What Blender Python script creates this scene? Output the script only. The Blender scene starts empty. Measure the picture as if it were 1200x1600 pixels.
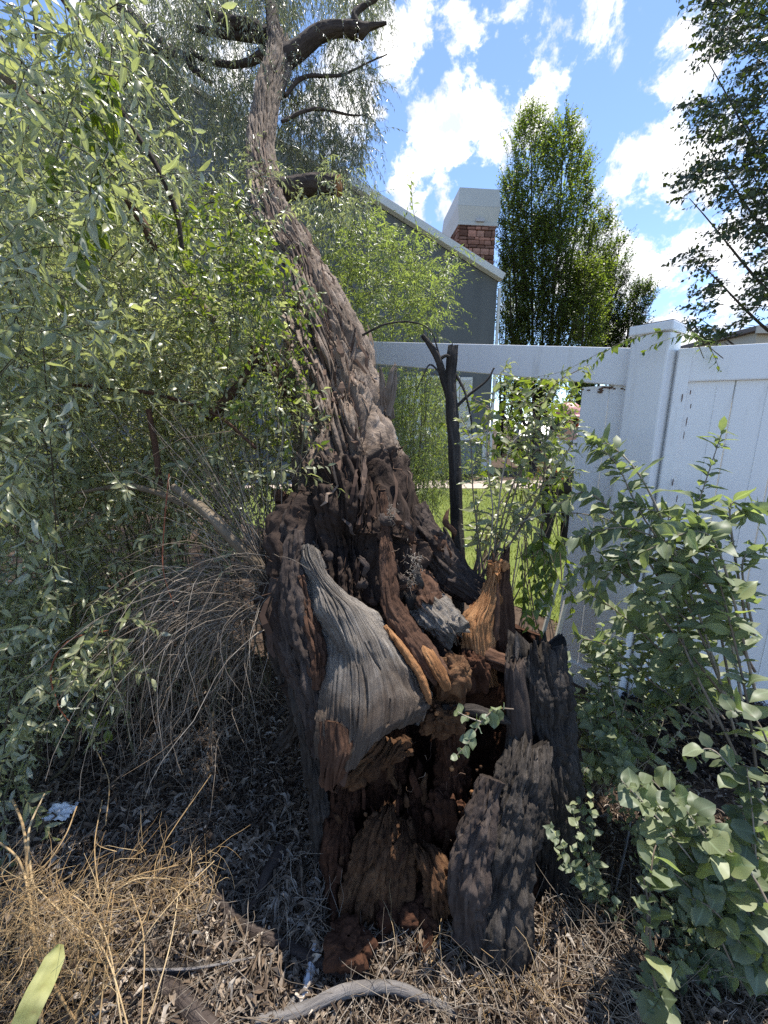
import bpy, bmesh, math
import numpy as np
from mathutils import Vector, Matrix

# ------------------------------------------------------------------ camera, sky, sun, exposure
S = bpy.context.scene
COL = S.collection
FPX, PITCH, CAMH = 620.0, math.radians(12.3), 1.44
cd = bpy.data.cameras.new('camera'); cam = bpy.data.objects.new('camera', cd); COL.objects.link(cam)
cam.location = (0, 0, CAMH); cam.rotation_euler = (math.radians(90) - PITCH, 0, 0)
cd.sensor_fit = 'VERTICAL'; cd.sensor_height = 36.0; cd.lens = FPX / 1600 * 36.0
cd.clip_start = 0.02; cd.clip_end = 2000
S.camera = cam
SUN_EL, SUN_AZ = math.radians(72), math.radians(36)
SKY_STRENGTH, SUN_STRENGTH, EXPOSURE = 0.15, 4.3, 1.08
S.view_settings.view_transform = 'Standard'; S.view_settings.look = 'None'
S.view_settings.exposure = EXPOSURE; S.view_settings.gamma = 1.0
S.render.engine = 'CYCLES'
S.cycles.use_denoising = False; S.cycles.use_adaptive_sampling = False
S.cycles.max_bounces = 8; S.cycles.transparent_max_bounces = 8
S.cycles.transmission_bounces = 5; S.cycles.diffuse_bounces = 4

C_, S_ = math.cos(PITCH), math.sin(PITCH)
def ray(u, v):
    u = np.asarray(u, float); v = np.asarray(v, float)
    dx = (u - 600) / FPX; dy = (800 - v) / FPX
    return np.stack([dx, C_ + S_ * dy, -S_ + C_ * dy], -1)
def W(u, v, d):                      # point of the place seen at (u, v), d metres along the view axis
    return np.array([0, 0, CAMH]) + ray(u, v) * np.asarray(d, float)[..., None]
def G(u, v, z=0.0):                  # where that line of sight meets the ground
    r = ray(u, v); return np.array([0, 0, CAMH]) + r * ((z - CAMH) / r[..., 2])[..., None]

world = bpy.data.worlds.new('World'); S.world = world; world.use_nodes = True
def build_world():
    nt = world.node_tree; N = nt.nodes; L = nt.links; N.clear()
    out = N.new('ShaderNodeOutputWorld'); bg = N.new('ShaderNodeBackground'); L.new(bg.outputs[0], out.inputs[0])
    bg.inputs[1].default_value = SKY_STRENGTH
    sky = N.new('ShaderNodeTexSky'); sky.sky_type = 'NISHITA'; sky.sun_disc = False
    sky.sun_elevation = SUN_EL; sky.sun_rotation = SUN_AZ; sky.altitude = 2600
    sky.air_density = 1.0; sky.dust_density = 0.15; sky.ozone_density = 2.0
    tc = N.new('ShaderNodeTexCoord'); D = tc.outputs['Generated']
    def M(op, a, b=None, c=None):
        n = N.new('ShaderNodeMath'); n.operation = op
        for i, x in enumerate((a, b, c)):
            if x is None: continue
            if isinstance(x, (int, float)): n.inputs[i].default_value = x
            else: L.new(x, n.inputs[i])
        return n.outputs[0]
    def noise(vec, scale, det, rough=.55, dist=0):
        n = N.new('ShaderNodeTexNoise'); n.inputs['Scale'].default_value = scale; n.inputs['Detail'].default_value = det
        n.inputs['Roughness'].default_value = rough; n.inputs['Distortion'].default_value = dist
        L.new(vec, n.inputs['Vector']); return n.outputs['Fac']
    blobs = [(590, 40, .22), (545, 190, .17), (880, 60, .155), (845, 120, .13), (745, 165, .15), (680, 225, .17), (640, 255, .10),
             (1090, 115, .12), (1040, 290, .20), (985, 400, .25), (1130, 380, .26), (640, 375, .12), (600, 180, .05), (700, 330, .06),
             (905, 195, .06), (250, 60, .3), (60, 250, .3), (1010, 540, .20)]
    f = None
    for (u, v, r) in blobs:
        d = Vector(ray(u, v)).normalized()
        vm = N.new('ShaderNodeVectorMath'); vm.operation = 'DISTANCE'; L.new(D, vm.inputs[0]); vm.inputs[1].default_value = d
        b = M('MULTIPLY_ADD', vm.outputs['Value'], -1.0 / (r * .62), 1.0)
        f = b if f is None else M('MAXIMUM', f, b)
    low = noise(D, 2.3, 2)
    lowf = M('MULTIPLY_ADD', low, 5.0, -3.2)           # scattered clouds all round the sky
    f = M('MAXIMUM', f, lowf)
    f = M('MAXIMUM', f, -1.2)
    n1 = noise(D, 10, 14, .64, .15)
    dens = M('ADD', M('MULTIPLY', f, .9), M('MULTIPLY_ADD', n1, 4.2, -2.28))
    mr = N.new('ShaderNodeMapRange'); mr.interpolation_type = 'SMOOTHSTEP'
    mr.inputs['From Min'].default_value = .0; mr.inputs['From Max'].default_value = .42
    L.new(dens, mr.inputs['Value'])
    n2 = noise(D, 14, 8, .6)
    sh = N.new('ShaderNodeMapRange'); L.new(M('ADD', n2, M('MULTIPLY', dens, .10)), sh.inputs['Value'])
    sh.inputs['From Min'].default_value = .40; sh.inputs['From Max'].default_value = .66
    cr = N.new('ShaderNodeMix'); cr.data_type = 'RGBA'; L.new(sh.outputs[0], cr.inputs[0])
    cr.inputs[6].default_value = (2.9, 3.15, 3.7, 1); cr.inputs[7].default_value = (5.6, 5.5, 5.4, 1)
    mx = N.new('ShaderNodeMix'); mx.data_type = 'RGBA'
    L.new(mr.outputs[0], mx.inputs[0]); L.new(sky.outputs[0], mx.inputs[6]); L.new(cr.outputs[2], mx.inputs[7])
    L.new(mx.outputs[2], bg.inputs[0])
build_world()
sd = bpy.data.lights.new('sun', 'SUN'); sd.energy = SUN_STRENGTH; sd.angle = math.radians(.5); sd.color = (1, .95, .86)
sun = bpy.data.objects.new('sun', sd); COL.objects.link(sun)
SUNV = Vector((math.sin(SUN_AZ) * math.cos(SUN_EL), math.cos(SUN_AZ) * math.cos(SUN_EL), math.sin(SUN_EL)))
sun.rotation_euler = SUNV.to_track_quat('Z', 'Y').to_euler(); sun.location = (4, 8, 20)

# ------------------------------------------------------------------ numpy tools
RNG = np.random.default_rng(7)
def vn(P, seed=0):
    P = np.asarray(P, float); sh = P.shape[:-1]; P = P.reshape(-1, 3)
    I = np.floor(P).astype(np.int64); f = P - I; f = f * f * (3 - 2 * f)
    def h(a, b, c):
        n = (I[:, 0] + a) * 374761393 + (I[:, 1] + b) * 668265263 + (I[:, 2] + c) * 1440670441 + seed * 974711
        n = (n ^ (n >> 13)) * 1274126177; n = n ^ (n >> 16)
        return (n & 0xffff) / 65535.0
    x, y, z = f[:, 0], f[:, 1], f[:, 2]
    a = h(0, 0, 0) * (1 - x) + h(1, 0, 0) * x; b = h(0, 1, 0) * (1 - x) + h(1, 1, 0) * x
    c = h(0, 0, 1) * (1 - x) + h(1, 0, 1) * x; d = h(0, 1, 1) * (1 - x) + h(1, 1, 1) * x
    return ((a * (1 - y) + b * y) * (1 - z) + (c * (1 - y) + d * y) * z).reshape(sh)
def fbm(P, o=4, seed=0):
    s = 0; a = .5; t = 0
    for k in range(o):
        s = s + a * vn(P * (2.03 ** k), seed + k); t += a; a *= .5
    return s / t
def nrm(v): return v / np.maximum(np.linalg.norm(v, axis=-1, keepdims=True), 1e-9)
def catmull(P, n):
    P = np.asarray(P, float); k = len(P)
    if k == 2: t = np.linspace(0, 1, n)[:, None]; return P[0] * (1 - t) + P[1] * t
    Q = np.vstack([2 * P[0] - P[1], P, 2 * P[-1] - P[-2]])
    s = np.linspace(0, k - 1, n); i = np.minimum(s.astype(int), k - 2); t = (s - i)[:, None]
    a, b, c, d = Q[i], Q[i + 1], Q[i + 2], Q[i + 3]
    return .5 * (2 * b + (c - a) * t + (2 * a - 5 * b + 4 * c - d) * t ** 2 + (3 * b - a - 3 * c + d) * t ** 3)
def hz(x, y):                        # height of the ground
    x = np.asarray(x, float); y = np.asarray(y, float)
    P = np.stack([x, y, x * 0], -1)
    near = np.exp(-((x / 5) ** 2 + ((y - 1) / 4) ** 2))
    z = near * (.09 * (fbm(P * 1.8, 3, 5) - .5) + .035 * (fbm(P * 9, 3, 9) - .5))
    z = z + .16 * np.exp(-(((x - 1.62) / .5) ** 2 + ((y - 1.62) / .30) ** 2))        # mulch heaped along the fence
    z = z + .10 * np.exp(-(((x + 1.3) / .8) ** 2 + ((y - 1.9) / .6) ** 2))
    return z

def mesh_np(name, V, Fs, mat=None, smooth=False, attrs=None):
    me = bpy.data.meshes.new(name)
    V = np.asarray(V, np.float32).reshape(-1, 3)
    if isinstance(Fs, np.ndarray): Fs = [Fs]
    Fs = [np.asarray(f, np.int32) for f in Fs if len(f)]
    nl = sum(f.size for f in Fs); nf = sum(len(f) for f in Fs)
    me.vertices.add(len(V)); me.vertices.foreach_set('co', V.ravel())
    me.loops.add(nl); me.polygons.add(nf)
    me.loops.foreach_set('vertex_index', np.concatenate([f.ravel() for f in Fs]))
    tot = np.concatenate([np.full(len(f), f.shape[1], np.int32) for f in Fs])
    me.polygons.foreach_set('loop_start', np.concatenate([[0], np.cumsum(tot)[:-1]]).astype(np.int32))
    me.polygons.foreach_set('use_smooth', np.full(nf, bool(smooth)))
    for k, a in (attrs or {}).items():
        a = np.asarray(a, np.float32)
        if a.ndim == 2:
            at = me.attributes.new(k, 'FLOAT_VECTOR', 'POINT'); at.data.foreach_set('vector', a.ravel())
        else:
            at = me.attributes.new(k, 'FLOAT', 'POINT'); at.data.foreach_set('value', a)
    me.update(calc_edges=True); me.validate()
    if mat: me.materials.append(MAT[mat])
    return me
def put(name, me, parent=None, label=None, cat=None, group=None, kind=None):
    o = bpy.data.objects.new(name, me); COL.objects.link(o)
    if parent is not None: par(o, parent)
    tag(o, label, cat, group, kind); return o
def base_of(p):
    l = Vector((0, 0, 0))
    while p is not None: l = l + p.location if p.type == 'EMPTY' else l; p = p.parent
    return l
def par(o, p):
    o.parent = p; o.matrix_parent_inverse = Matrix.Translation(-p.location) if p.type == 'EMPTY' else Matrix()
def tag(o, label=None, cat=None, group=None, kind=None):
    if label: o['label'] = label
    if cat: o['category'] = cat
    if group: o['group'] = group
    if kind: o['kind'] = kind
    return o
def thing(name, loc, label, cat, group=None):
    o = bpy.data.objects.new(name, None); COL.objects.link(o); o.location = Vector(loc); o.empty_display_size = .1
    return tag(o, label, cat, group)

def box_mesh(name, c, ax, size, mat, bev=.004, seg=2):
    bm = bmesh.new(); bmesh.ops.create_cube(bm, size=1)
    for v in bm.verts: v.co = Vector((v.co.x * size[0], v.co.y * size[1], v.co.z * size[2]))
    if bev: bmesh.ops.bevel(bm, geom=bm.edges[:], offset=bev, segments=seg, affect='EDGES', profile=.6)
    A = Matrix([list(a) for a in ax]).transposed()
    for v in bm.verts: v.co = A @ v.co + Vector(c)
    me = bpy.data.meshes.new(name); bm.to_mesh(me); bm.free(); me.materials.append(MAT[mat]); return me
def box(name, c, ax, size, mat, parent=None, bev=.004, **k): return put(name, box_mesh(name, c, ax, size, mat, bev), parent, **k)

def grid_quads(n, m, wrap=False):
    i = np.arange(n - 1)[:, None]; mm = m if wrap else m - 1
    j = np.arange(mm)[None, :]; j2 = (j + 1) % m
    return np.stack([i * m + j, i * m + j2, (i + 1) * m + j2, (i + 1) * m + j], -1).reshape(-1, 4)

def plates(co, across, along, seed=0, tw=.0):
    across, along = across * 1.7, along * 1.4
    q = co.copy(); wv = np.stack([vn(co * [9, 9, 5], seed + 11), vn(co * [9, 9, 5], seed + 12)], -1) - .5
    q[..., :2] += wv * across * 1.5
    p = q / np.array([across, across, along])
    h1 = np.abs(2 * fbm(p, 2, seed) - 1) ; h2 = np.abs(2 * vn(p * [2.4, 2.4, 2.0], seed + 3) - 1)
    h3 = vn(p * [7, 7, 3.0], seed + 5)
    return 1.15 * np.minimum(h1 * 3.0, 1) ** .8 * .6 + .35 * np.minimum(h2 * 1.6, 1) + .22 * h3 + .3 * (fbm(p * [4, 4, 9.], 3, seed + 7) - .5)

def limb_mesh(name, pts, mat, n=120, m=60, flat=1.0, amp=.006, across=.012, along=.09, lump=.0, lumps=.12, seed=0,
              hint=(1, 0, 0), ragged=(0, 0), cap=True, zone=None, smooth=True, crag=0.0):
    """tapered wooden limb along pts = [(x, y, z, r)], bark or grain raised from its surface"""
    A = catmull(np.array(pts, float), n); P = A[:, :3]; r = np.maximum(A[:, 3], .001)
    T = nrm(np.gradient(P, axis=0)); h = np.array(hint, float)
    a1 = nrm(h - T * (T @ h)[:, None]); a2 = nrm(np.cross(T, a1))
    th = np.linspace(0, 2 * np.pi, m, endpoint=False); ct, st = np.cos(th), np.sin(th)
    s = np.concatenate([[0], np.cumsum(np.linalg.norm(np.diff(P, axis=0), axis=1))])
    rm = np.full((n, 1), r.mean() * .5 + r.max() * .5); co = np.stack([rm * ct, rm * st * flat, np.repeat(s[:, None], m, 1)], -1) + seed * 1.7
    d = a1[:, None] * ct[None, :, None] + a2[:, None] * (st * flat)[None, :, None]
    dn = nrm(a1[:, None] * ct[None, :, None] + a2[:, None] * (st / max(flat, .15))[None, :, None])
    V = P[:, None] + d * r[:, None, None]
    disp = amp * (plates(co, across, along, seed) - .6) * np.minimum(1, r / .02)[:, None]
    if lump: disp = disp + lump * (fbm(co / lumps, 3, seed + 40) - .5) * 2
    if crag: disp = disp + crag * ((np.abs(2 * fbm(co * [13, 13, 5], 4, seed + 44) - 1) - .3) * 1.2 + .8 * (np.minimum(np.abs(2 * fbm(co * [34, 34, 7], 2, seed + 46) - 1) * 6, 1) - .8) + .5 * (np.minimum(np.abs(2 * fbm(co * [75, 75, 22], 2, seed + 47) - 1) * 5, 1) - .8) + .5 * (fbm(co * [150, 150, 60], 2, seed + 48) - .5))
    V = V + dn * disp[..., None]
    for e, rag in enumerate(ragged):               # torn ends
        if rag:
            k = max(2, int(n * .25)); idx = np.arange(k) if e == 0 else np.arange(n - 1, n - 1 - k, -1)
            w = np.linspace(1, 0, k)[:, None] ** 2
            z = (fbm(np.stack([ct * 9 * 1.0, st * 9, ct * 0 + seed], -1), 4, seed + 60) - .5) * 2 * rag + \
                (vn(np.stack([ct * 24, st * 24, ct * 0 + seed], -1), seed + 61) - .5) * rag
            V[idx] += T[idx][:, None] * (w * z[None, :])[..., None] * (-1 if e == 0 else 1)
    F = [grid_quads(n, m, True)]; Vf = V.reshape(-1, 3); cof = co.reshape(-1, 3)
    if cap:
        for e in (0, n - 1):
            c = V[e].mean(0) + (T[e] * (.12 * r[e]) * (1 if e == 0 else -1)); ci = len(Vf)
            Vf = np.vstack([Vf, c]); cof = np.vstack([cof, cof[e * m]])
            j = np.arange(m); t = np.stack([e * m + (j + 1) % m, e * m + j, np.full(m, ci)], -1)
            F.append(t if e == 0 else t[:, ::-1])
    at = {'co': cof}
    at['zone'] = np.interp(np.repeat(np.linspace(0, 1, n), m), *zone) if zone else np.zeros(n * m)
    if len(at['zone']) < len(Vf): at['zone'] = np.concatenate([at['zone'], np.full(len(Vf) - len(at['zone']), at['zone'][-1])])
    return mesh_np(name, Vf, F, mat, smooth, at)
def limb(name, pts, mat, parent, **k): return put(name, limb_mesh(name, pts, mat, **k), parent)
def px(*a): return [(*W(u, v, d), r) for (u, v, d, r) in a]

def sheet_mesh(name, rows, mat, n=120, m=100, thick=.03, amp=.006, across=.01, along=.2, lump=.01, rag=(0, 0, 0, 0), seed=0, smooth=True, crack=0.0):
    """a slab of wood through a net of points; grain runs down the rows"""
    R = np.array([[W(*p) for p in r] for r in rows])
    t0 = rag[0] * (fbm(np.stack([np.linspace(0, 7, m), np.zeros(m), np.full(m, seed)], -1), 4, seed + 1)) if rag[0] else np.zeros(m)
    t1 = 1 - (rag[1] * (fbm(np.stack([np.linspace(0, 7, m), np.ones(m) * 5, np.full(m, seed)], -1), 4, seed + 2)) if rag[1] else np.zeros(m))
    K = 60
    A = np.stack([catmull(R[i], m) for i in range(len(R))])            # rows x m
    B = np.stack([catmull(A[:, j], K) for j in range(m)], 1)           # K x m
    V = np.empty((n, m, 3))
    for j in range(m):
        s = np.linspace(t0[j], t1[j], n) * (K - 1); i = np.minimum(s.astype(int), K - 2); f = (s - i)[:, None]
        V[:, j] = B[i, j] * (1 - f) + B[i + 1, j] * f
    for side in (0, 1):
        if rag[2 + side]:
            k = m // 6; w = np.linspace(1, 0, k)[None, :, None]
            zz = (fbm(np.stack([np.linspace(0, 12, n), np.full(n, seed + side * 3.), np.zeros(n)], -1), 4, seed + 5) - .5)[:, None, None] * 2 * rag[2 + side]
            ax = nrm(V[:, -1] - V[:, 0])[:, None]
            if side == 0: V[:, :k] += ax * w * zz
            else: V[:, -k:] += ax * w[:, ::-1] * zz
    Nn = nrm(np.cross(np.gradient(V, axis=1), np.gradient(V, axis=0)))
    view = nrm(np.array([0, 0, CAMH]) - V.mean((0, 1)))
    if (Nn.mean((0, 1)) @ view) < 0: Nn = -Nn
    wdt = np.linalg.norm(np.diff(V, axis=1), axis=-1).cumsum(1).mean(0); wdt = np.concatenate([[0], wdt])
    hgt = np.concatenate([[0], np.linalg.norm(np.diff(V, axis=0), axis=-1).mean(1).cumsum()])
    co = np.stack([np.repeat(wdt[None], n, 0), np.zeros((n, m)), np.repeat(hgt[:, None], m, 1)], -1) + seed * 2.1
    disp = amp * (plates(co, across, along, seed) - .6) + lump * (fbm(co * 9, 3, seed + 8) - .5) * 2
    if crack:
        cq = co * [55, 1, 2.6]; disp = disp - crack * (1 - np.clip(np.abs(2 * fbm(cq + (fbm(co * 6, 2, 5) - .5)[..., None] * [3, 0, 0], 2, seed + 15) - 1) / .10, 0, 1)) * (fbm(co * 5, 2, seed + 16) > .42)
    Fv = V + Nn * disp[..., None]
    Bk = V - Nn * (thick * (.7 + .6 * fbm(co * 20, 2, seed + 9)))[..., None]
    Vf = np.concatenate([Fv.reshape(-1, 3), Bk.reshape(-1, 3)]); q = grid_quads(n, m); o = n * m
    rim = np.concatenate([np.arange(m), np.arange(1, n) * m + m - 1, (n - 1) * m + np.arange(m - 2, -1, -1), np.arange(n - 2, 0, -1) * m])
    r2 = np.roll(rim, -1); rq = np.stack([rim, rim + o, r2 + o, r2], -1)
    return mesh_np(name, Vf, [q[:, ::-1], q + o, rq], mat, True, {'co': np.concatenate([co.reshape(-1, 3)] * 2), 'zone': np.tile(np.repeat(np.linspace(0, 1, n) ** 1.3 * .85, m), 2)})
def chunk_mesh(name, c, size, mat, seed=0, amp=.35, res=48, up=(0, 0, 1)):
    """crumbly lump of rotten wood"""
    n, m = res, res * 2
    ph = np.linspace(.02, np.pi - .02, n)[:, None]; th = np.linspace(0, 2 * np.pi, m, endpoint=False)[None]
    D = np.stack([np.sin(ph) * np.cos(th), np.sin(ph) * np.sin(th), np.cos(ph) * np.ones_like(th)], -1)
    D2 = np.sign(D) * np.abs(D) ** .7
    sz = np.array(size); q = D2 * sz + seed * .37; mn = sz.min()
    r = 1 + amp * (fbm(D * 1.7 + seed, 3, seed) - .5) * 2.2
    r = r + .30 * (np.minimum(np.abs(2 * fbm(q * [17, 17, 6], 2, seed + 4) - 1) * 3.2, 1) - .6) + .17 * (np.minimum(np.abs(2 * fbm(q * [46, 46, 13], 2, seed + 5) - 1) * 2.5, 1) - .6) + .14 * (fbm(q * [160, 160, 60], 2, seed + 7) - .5)
    V = D2 * r[..., None] * sz + np.array(c)
    return mesh_np(name, V.reshape(-1, 3), [grid_quads(n, m, True)], mat, True, {'co': (D * sz).reshape(-1, 3) + seed, 'zone': np.zeros(n * m)})

# ---- twigs and leaves in bulk
def sprays(base, d0, length, npt=7, droop=.5, wig=.25, rng=RNG):
    N = len(base); P = np.empty((N, npt, 3)); P[:, 0] = base; d = nrm(np.asarray(d0, float)); st = np.asarray(length)[:, None] / (npt - 1)
    drift = rng.normal(size=(N, 3)) * wig
    for k in range(1, npt):
        d = nrm(d + np.array([0, 0, -1.]) * droop / npt + drift / npt + rng.normal(size=(N, 3)) * wig * .35)
        P[:, k] = P[:, k - 1] + d * st
    return P
def tubes(name, P, r0, r1, mat, sides=3, rnd=None):
    N, n, _ = P.shape; T = nrm(np.gradient(P, axis=1)); h = np.array([.31, .87, .38])
    a = nrm(np.cross(T, h)); b = np.cross(T, a)
    r = np.asarray(r0).reshape(-1, 1) * (1 - np.linspace(0, 1, n)) + np.asarray(r1).reshape(-1, 1) * np.linspace(0, 1, n)
    r = np.broadcast_to(r, (N, n))
    th = np.arange(sides) * 2 * np.pi / sides
    V = P[:, :, None] + (a[:, :, None] * np.cos(th)[:, None] + b[:, :, None] * np.sin(th)[:, None]) * r[..., None, None]
    q = grid_quads(n, sides, True); F = (q[None] + (np.arange(N) * n * sides)[:, None, None]).reshape(-1, 4)
    rv = np.repeat(RNG.random(N) if rnd is None else rnd, n * sides)
    return mesh_np(name, V.reshape(-1, 3), [F], mat, True, {'rnd': rv})
LO = (np.array([[0, 0, 0], [.42, .5, .03], [.42, -.5, .03], [1, 0, -.10], [.45, 0, -.03]]), np.array([[0, 4, 1], [0, 2, 4], [1, 4, 3], [4, 2, 3]]))
def leaf_template(nst=5, shape=(.0, .62, 1.0, .8, 0), fold=.10, curl=.25, wave=.0, seed=0, fine=False):
    rs = np.random.default_rng(seed); V = []
    if fine: shape = (0,) + tuple(np.clip(catmull(np.array(shape, float)[:, None], 12)[1:-1, 0], .04, 2)) + (0,)
    k = len(shape); xs = np.linspace(0, 1, k)
    for i, (x, w) in enumerate(zip(xs, shape)):
        z = -curl * x * x + .06 * math.sin(x * 5 + seed)
        if w == 0: V.append([[x, 0, z]])
        else:
            jt = .015 if fine else .06; wl, wr = w * (1 + rs.normal() * jt), w * (1 + rs.normal() * jt)
            V.append([[x, .5 * wl, z + fold * wl * .5 + wave * 1.5 * math.sin(x * 9 + seed * 2)], [x, 0, z], [x, -.5 * wr, z + fold * wr * .5 + wave * 1.5 * math.sin(x * 8 + seed * 3 + 1)]])
    idx = []; c = 0; vv = []
    for row in V: idx.append(list(range(c, c + len(row)))); c += len(row); vv += row
    F = []
    for a, b in zip(idx[:-1], idx[1:]):
        if len(a) == 1: F += [[a[0], b[1], b[0]], [a[0], b[2], b[1]]]
        elif len(b) == 1: F += [[a[0], a[1], b[0]], [a[1], a[2], b[0]]]
        else: F += [[a[0], a[1], b[1]], [a[0], b[1], b[0]], [a[1], a[2], b[2]], [a[1], b[2], b[1]]]
    return np.array(vv, float), np.array(F)
HI = leaf_template(shape=(0, .85, .8, 0), fold=.12, curl=.18)
def leaves_on(P, per, L, aspect, spread=.9, hang=.25, t0=.1, rng=RNG, jit=.25):
    N, n, _ = P.shape
    t = np.linspace(t0, .99, per)[None] + rng.normal(size=(N, per)) * .02; t = np.clip(t, 0, .999) * (n - 1)
    i = t.astype(int); f = (t - i)[..., None]; a = np.arange(N)[:, None]
    pos = P[a, i] * (1 - f) + P[a, i + 1] * f; T = nrm(P[a, i + 1] - P[a, i])
    ph = (np.arange(per)[None] * 2.4 + rng.random((N, 1)) * 6.28 + rng.normal(size=(N, per)) * .4)[..., None]
    h = nrm(np.cross(T, [.2, .3, .93])); h2 = np.cross(T, h)
    side = h * np.cos(ph) + h2 * np.sin(ph)
    D = nrm(T * .75 + side * spread + np.array([0, 0, -hang]) + rng.normal(size=pos.shape) * jit)
    Nn = nrm(np.cross(D, np.cross(T, D)) + np.array([0, 0, .7]) + rng.normal(size=pos.shape) * .35)
    Nn = nrm(Nn - D * (D * Nn).sum(-1, keepdims=True))
    ll = L * (0.45 + .8 * rng.random((N, per))) * (1 - .35 * np.linspace(0, 1, per)[None] ** 3)
    return dict(pos=pos.reshape(-1, 3), dir=D.reshape(-1, 3), nrm=Nn.reshape(-1, 3), len=ll.reshape(-1), wid=(ll * aspect * (.8 + .4 * rng.random((N, per)))).reshape(-1),
                rnd=np.clip(np.repeat(rng.random((N, 1)), per, 1) * .5 + rng.random((N, per)) * .5, 0, 1).reshape(-1))
def cat(*ds): return {k: np.concatenate([d[k] for d in ds]) for k in ds[0]}
def sub(d, m): return {k: v[m] for k, v in d.items()}
def leaf_mesh(name, d, tmpl, mat, smooth=True):
    T, F = tmpl; N = len(d['pos']); s = np.cross(d['nrm'], d['dir'])
    V = d['pos'][:, None] + d['dir'][:, None] * (T[None, :, 0:1] * d['len'][:, None, None]) + s[:, None] * (T[None, :, 1:2] * d['wid'][:, None, None]) + d['nrm'][:, None] * (T[None, :, 2:3] * d['len'][:, None, None])
    Ff = (F[None] + (np.arange(N) * len(T))[:, None, None]).reshape(-1, F.shape[1])
    return mesh_np(name, V.reshape(-1, 3), [Ff], mat, smooth, {'rnd': np.repeat(d['rnd'], len(T))})
LEAFV = {}
def single_leaves(d, parent, mat, shape, key, curl=.2, fold=.14, wave=.02, nvar=11):
    """leaves large enough to be told apart: one object each, sharing a few meshes"""
    if key not in LEAFV:
        LEAFV[key] = []
        for k in range(nvar):
            V, F = leaf_template(shape=shape, fold=fold, curl=curl * (.3 + 1.4 * k / nvar), wave=wave, seed=k, fine=True); V[:, 1] *= .8 + .4 * ((k * 37) % nvar) / nvar; V[:, 1] += .10 * math.sin(k) * np.sin(V[:, 0] * 3)
            LEAFV[key].append(mesh_np('leaf', V, [F], mat, True, {'rnd': np.full(len(V), (k + .5) / nvar), 'lc': np.stack([V[:, 0], V[:, 1], np.ones(len(V))], -1)}))
    s = np.cross(d['nrm'], d['dir']); off = Matrix.Translation(-base_of(parent))
    for i in range(len(d['pos'])):
        o = bpy.data.objects.new('leaf', LEAFV[key][int(RNG.integers(nvar))]); COL.objects.link(o); o.parent = parent
        a, b, c, p = d['dir'][i] * d['len'][i], s[i] * d['wid'][i], d['nrm'][i] * d['len'][i], d['pos'][i]
        o.matrix_basis = off @ Matrix(((a[0], b[0], c[0], p[0]), (a[1], b[1], c[1], p[1]), (a[2], b[2], c[2], p[2]), (0, 0, 0, 1)))
def project(P):
    q = np.asarray(P) - np.array([0, 0, CAMH]); dz = q[:, 1] * C_ - q[:, 2] * S_; up = q[:, 1] * S_ + q[:, 2] * C_
    return 600 + FPX * q[:, 0] / dz, 800 - FPX * up / dz, dz
def split_large(d, n):
    u, v, dz = project(d['pos']); sc = np.where((u > -10) & (u < 1210) & (v > -10) & (v < 1610) & (dz > .2), d['len'] / np.maximum(dz, .1), 0)
    o = np.argsort(-sc); m = np.zeros(len(sc), bool); m[o[:n]] = True; return sub(d, m), sub(d, ~m)
def in_poly(u, v, poly):
    c = np.zeros(len(u), bool); p = np.array(poly, float); q = np.roll(p, -1, 0)
    for (x0, y0), (x1, y1) in zip(p, q):
        hit = ((y0 > v) != (y1 > v)) & (u < (x1 - x0) * (v - y0) / ((y1 - y0) + 1e-9) + x0); c ^= hit
    return c
def fill(n, poly, d0, d1, rng=RNG, clump=0.0):
    p = np.array(poly, float); lo, hi = p.min(0), p.max(0); U = []; Vv = []; k = 0
    while k < n:
        u = rng.uniform(lo[0], hi[0], n * 2); v = rng.uniform(lo[1], hi[1], n * 2); m = in_poly(u, v, poly)
        if clump: m &= fbm(np.stack([u / 60, v / 60, u * 0], -1), 2, 77) > clump
        U.append(u[m]); Vv.append(v[m]); k += m.sum()
    u = np.concatenate(U)[:n]; v = np.concatenate(Vv)[:n]; d = d0 + (d1 - d0) * rng.random(n)
    return W(u, v, d)

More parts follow.
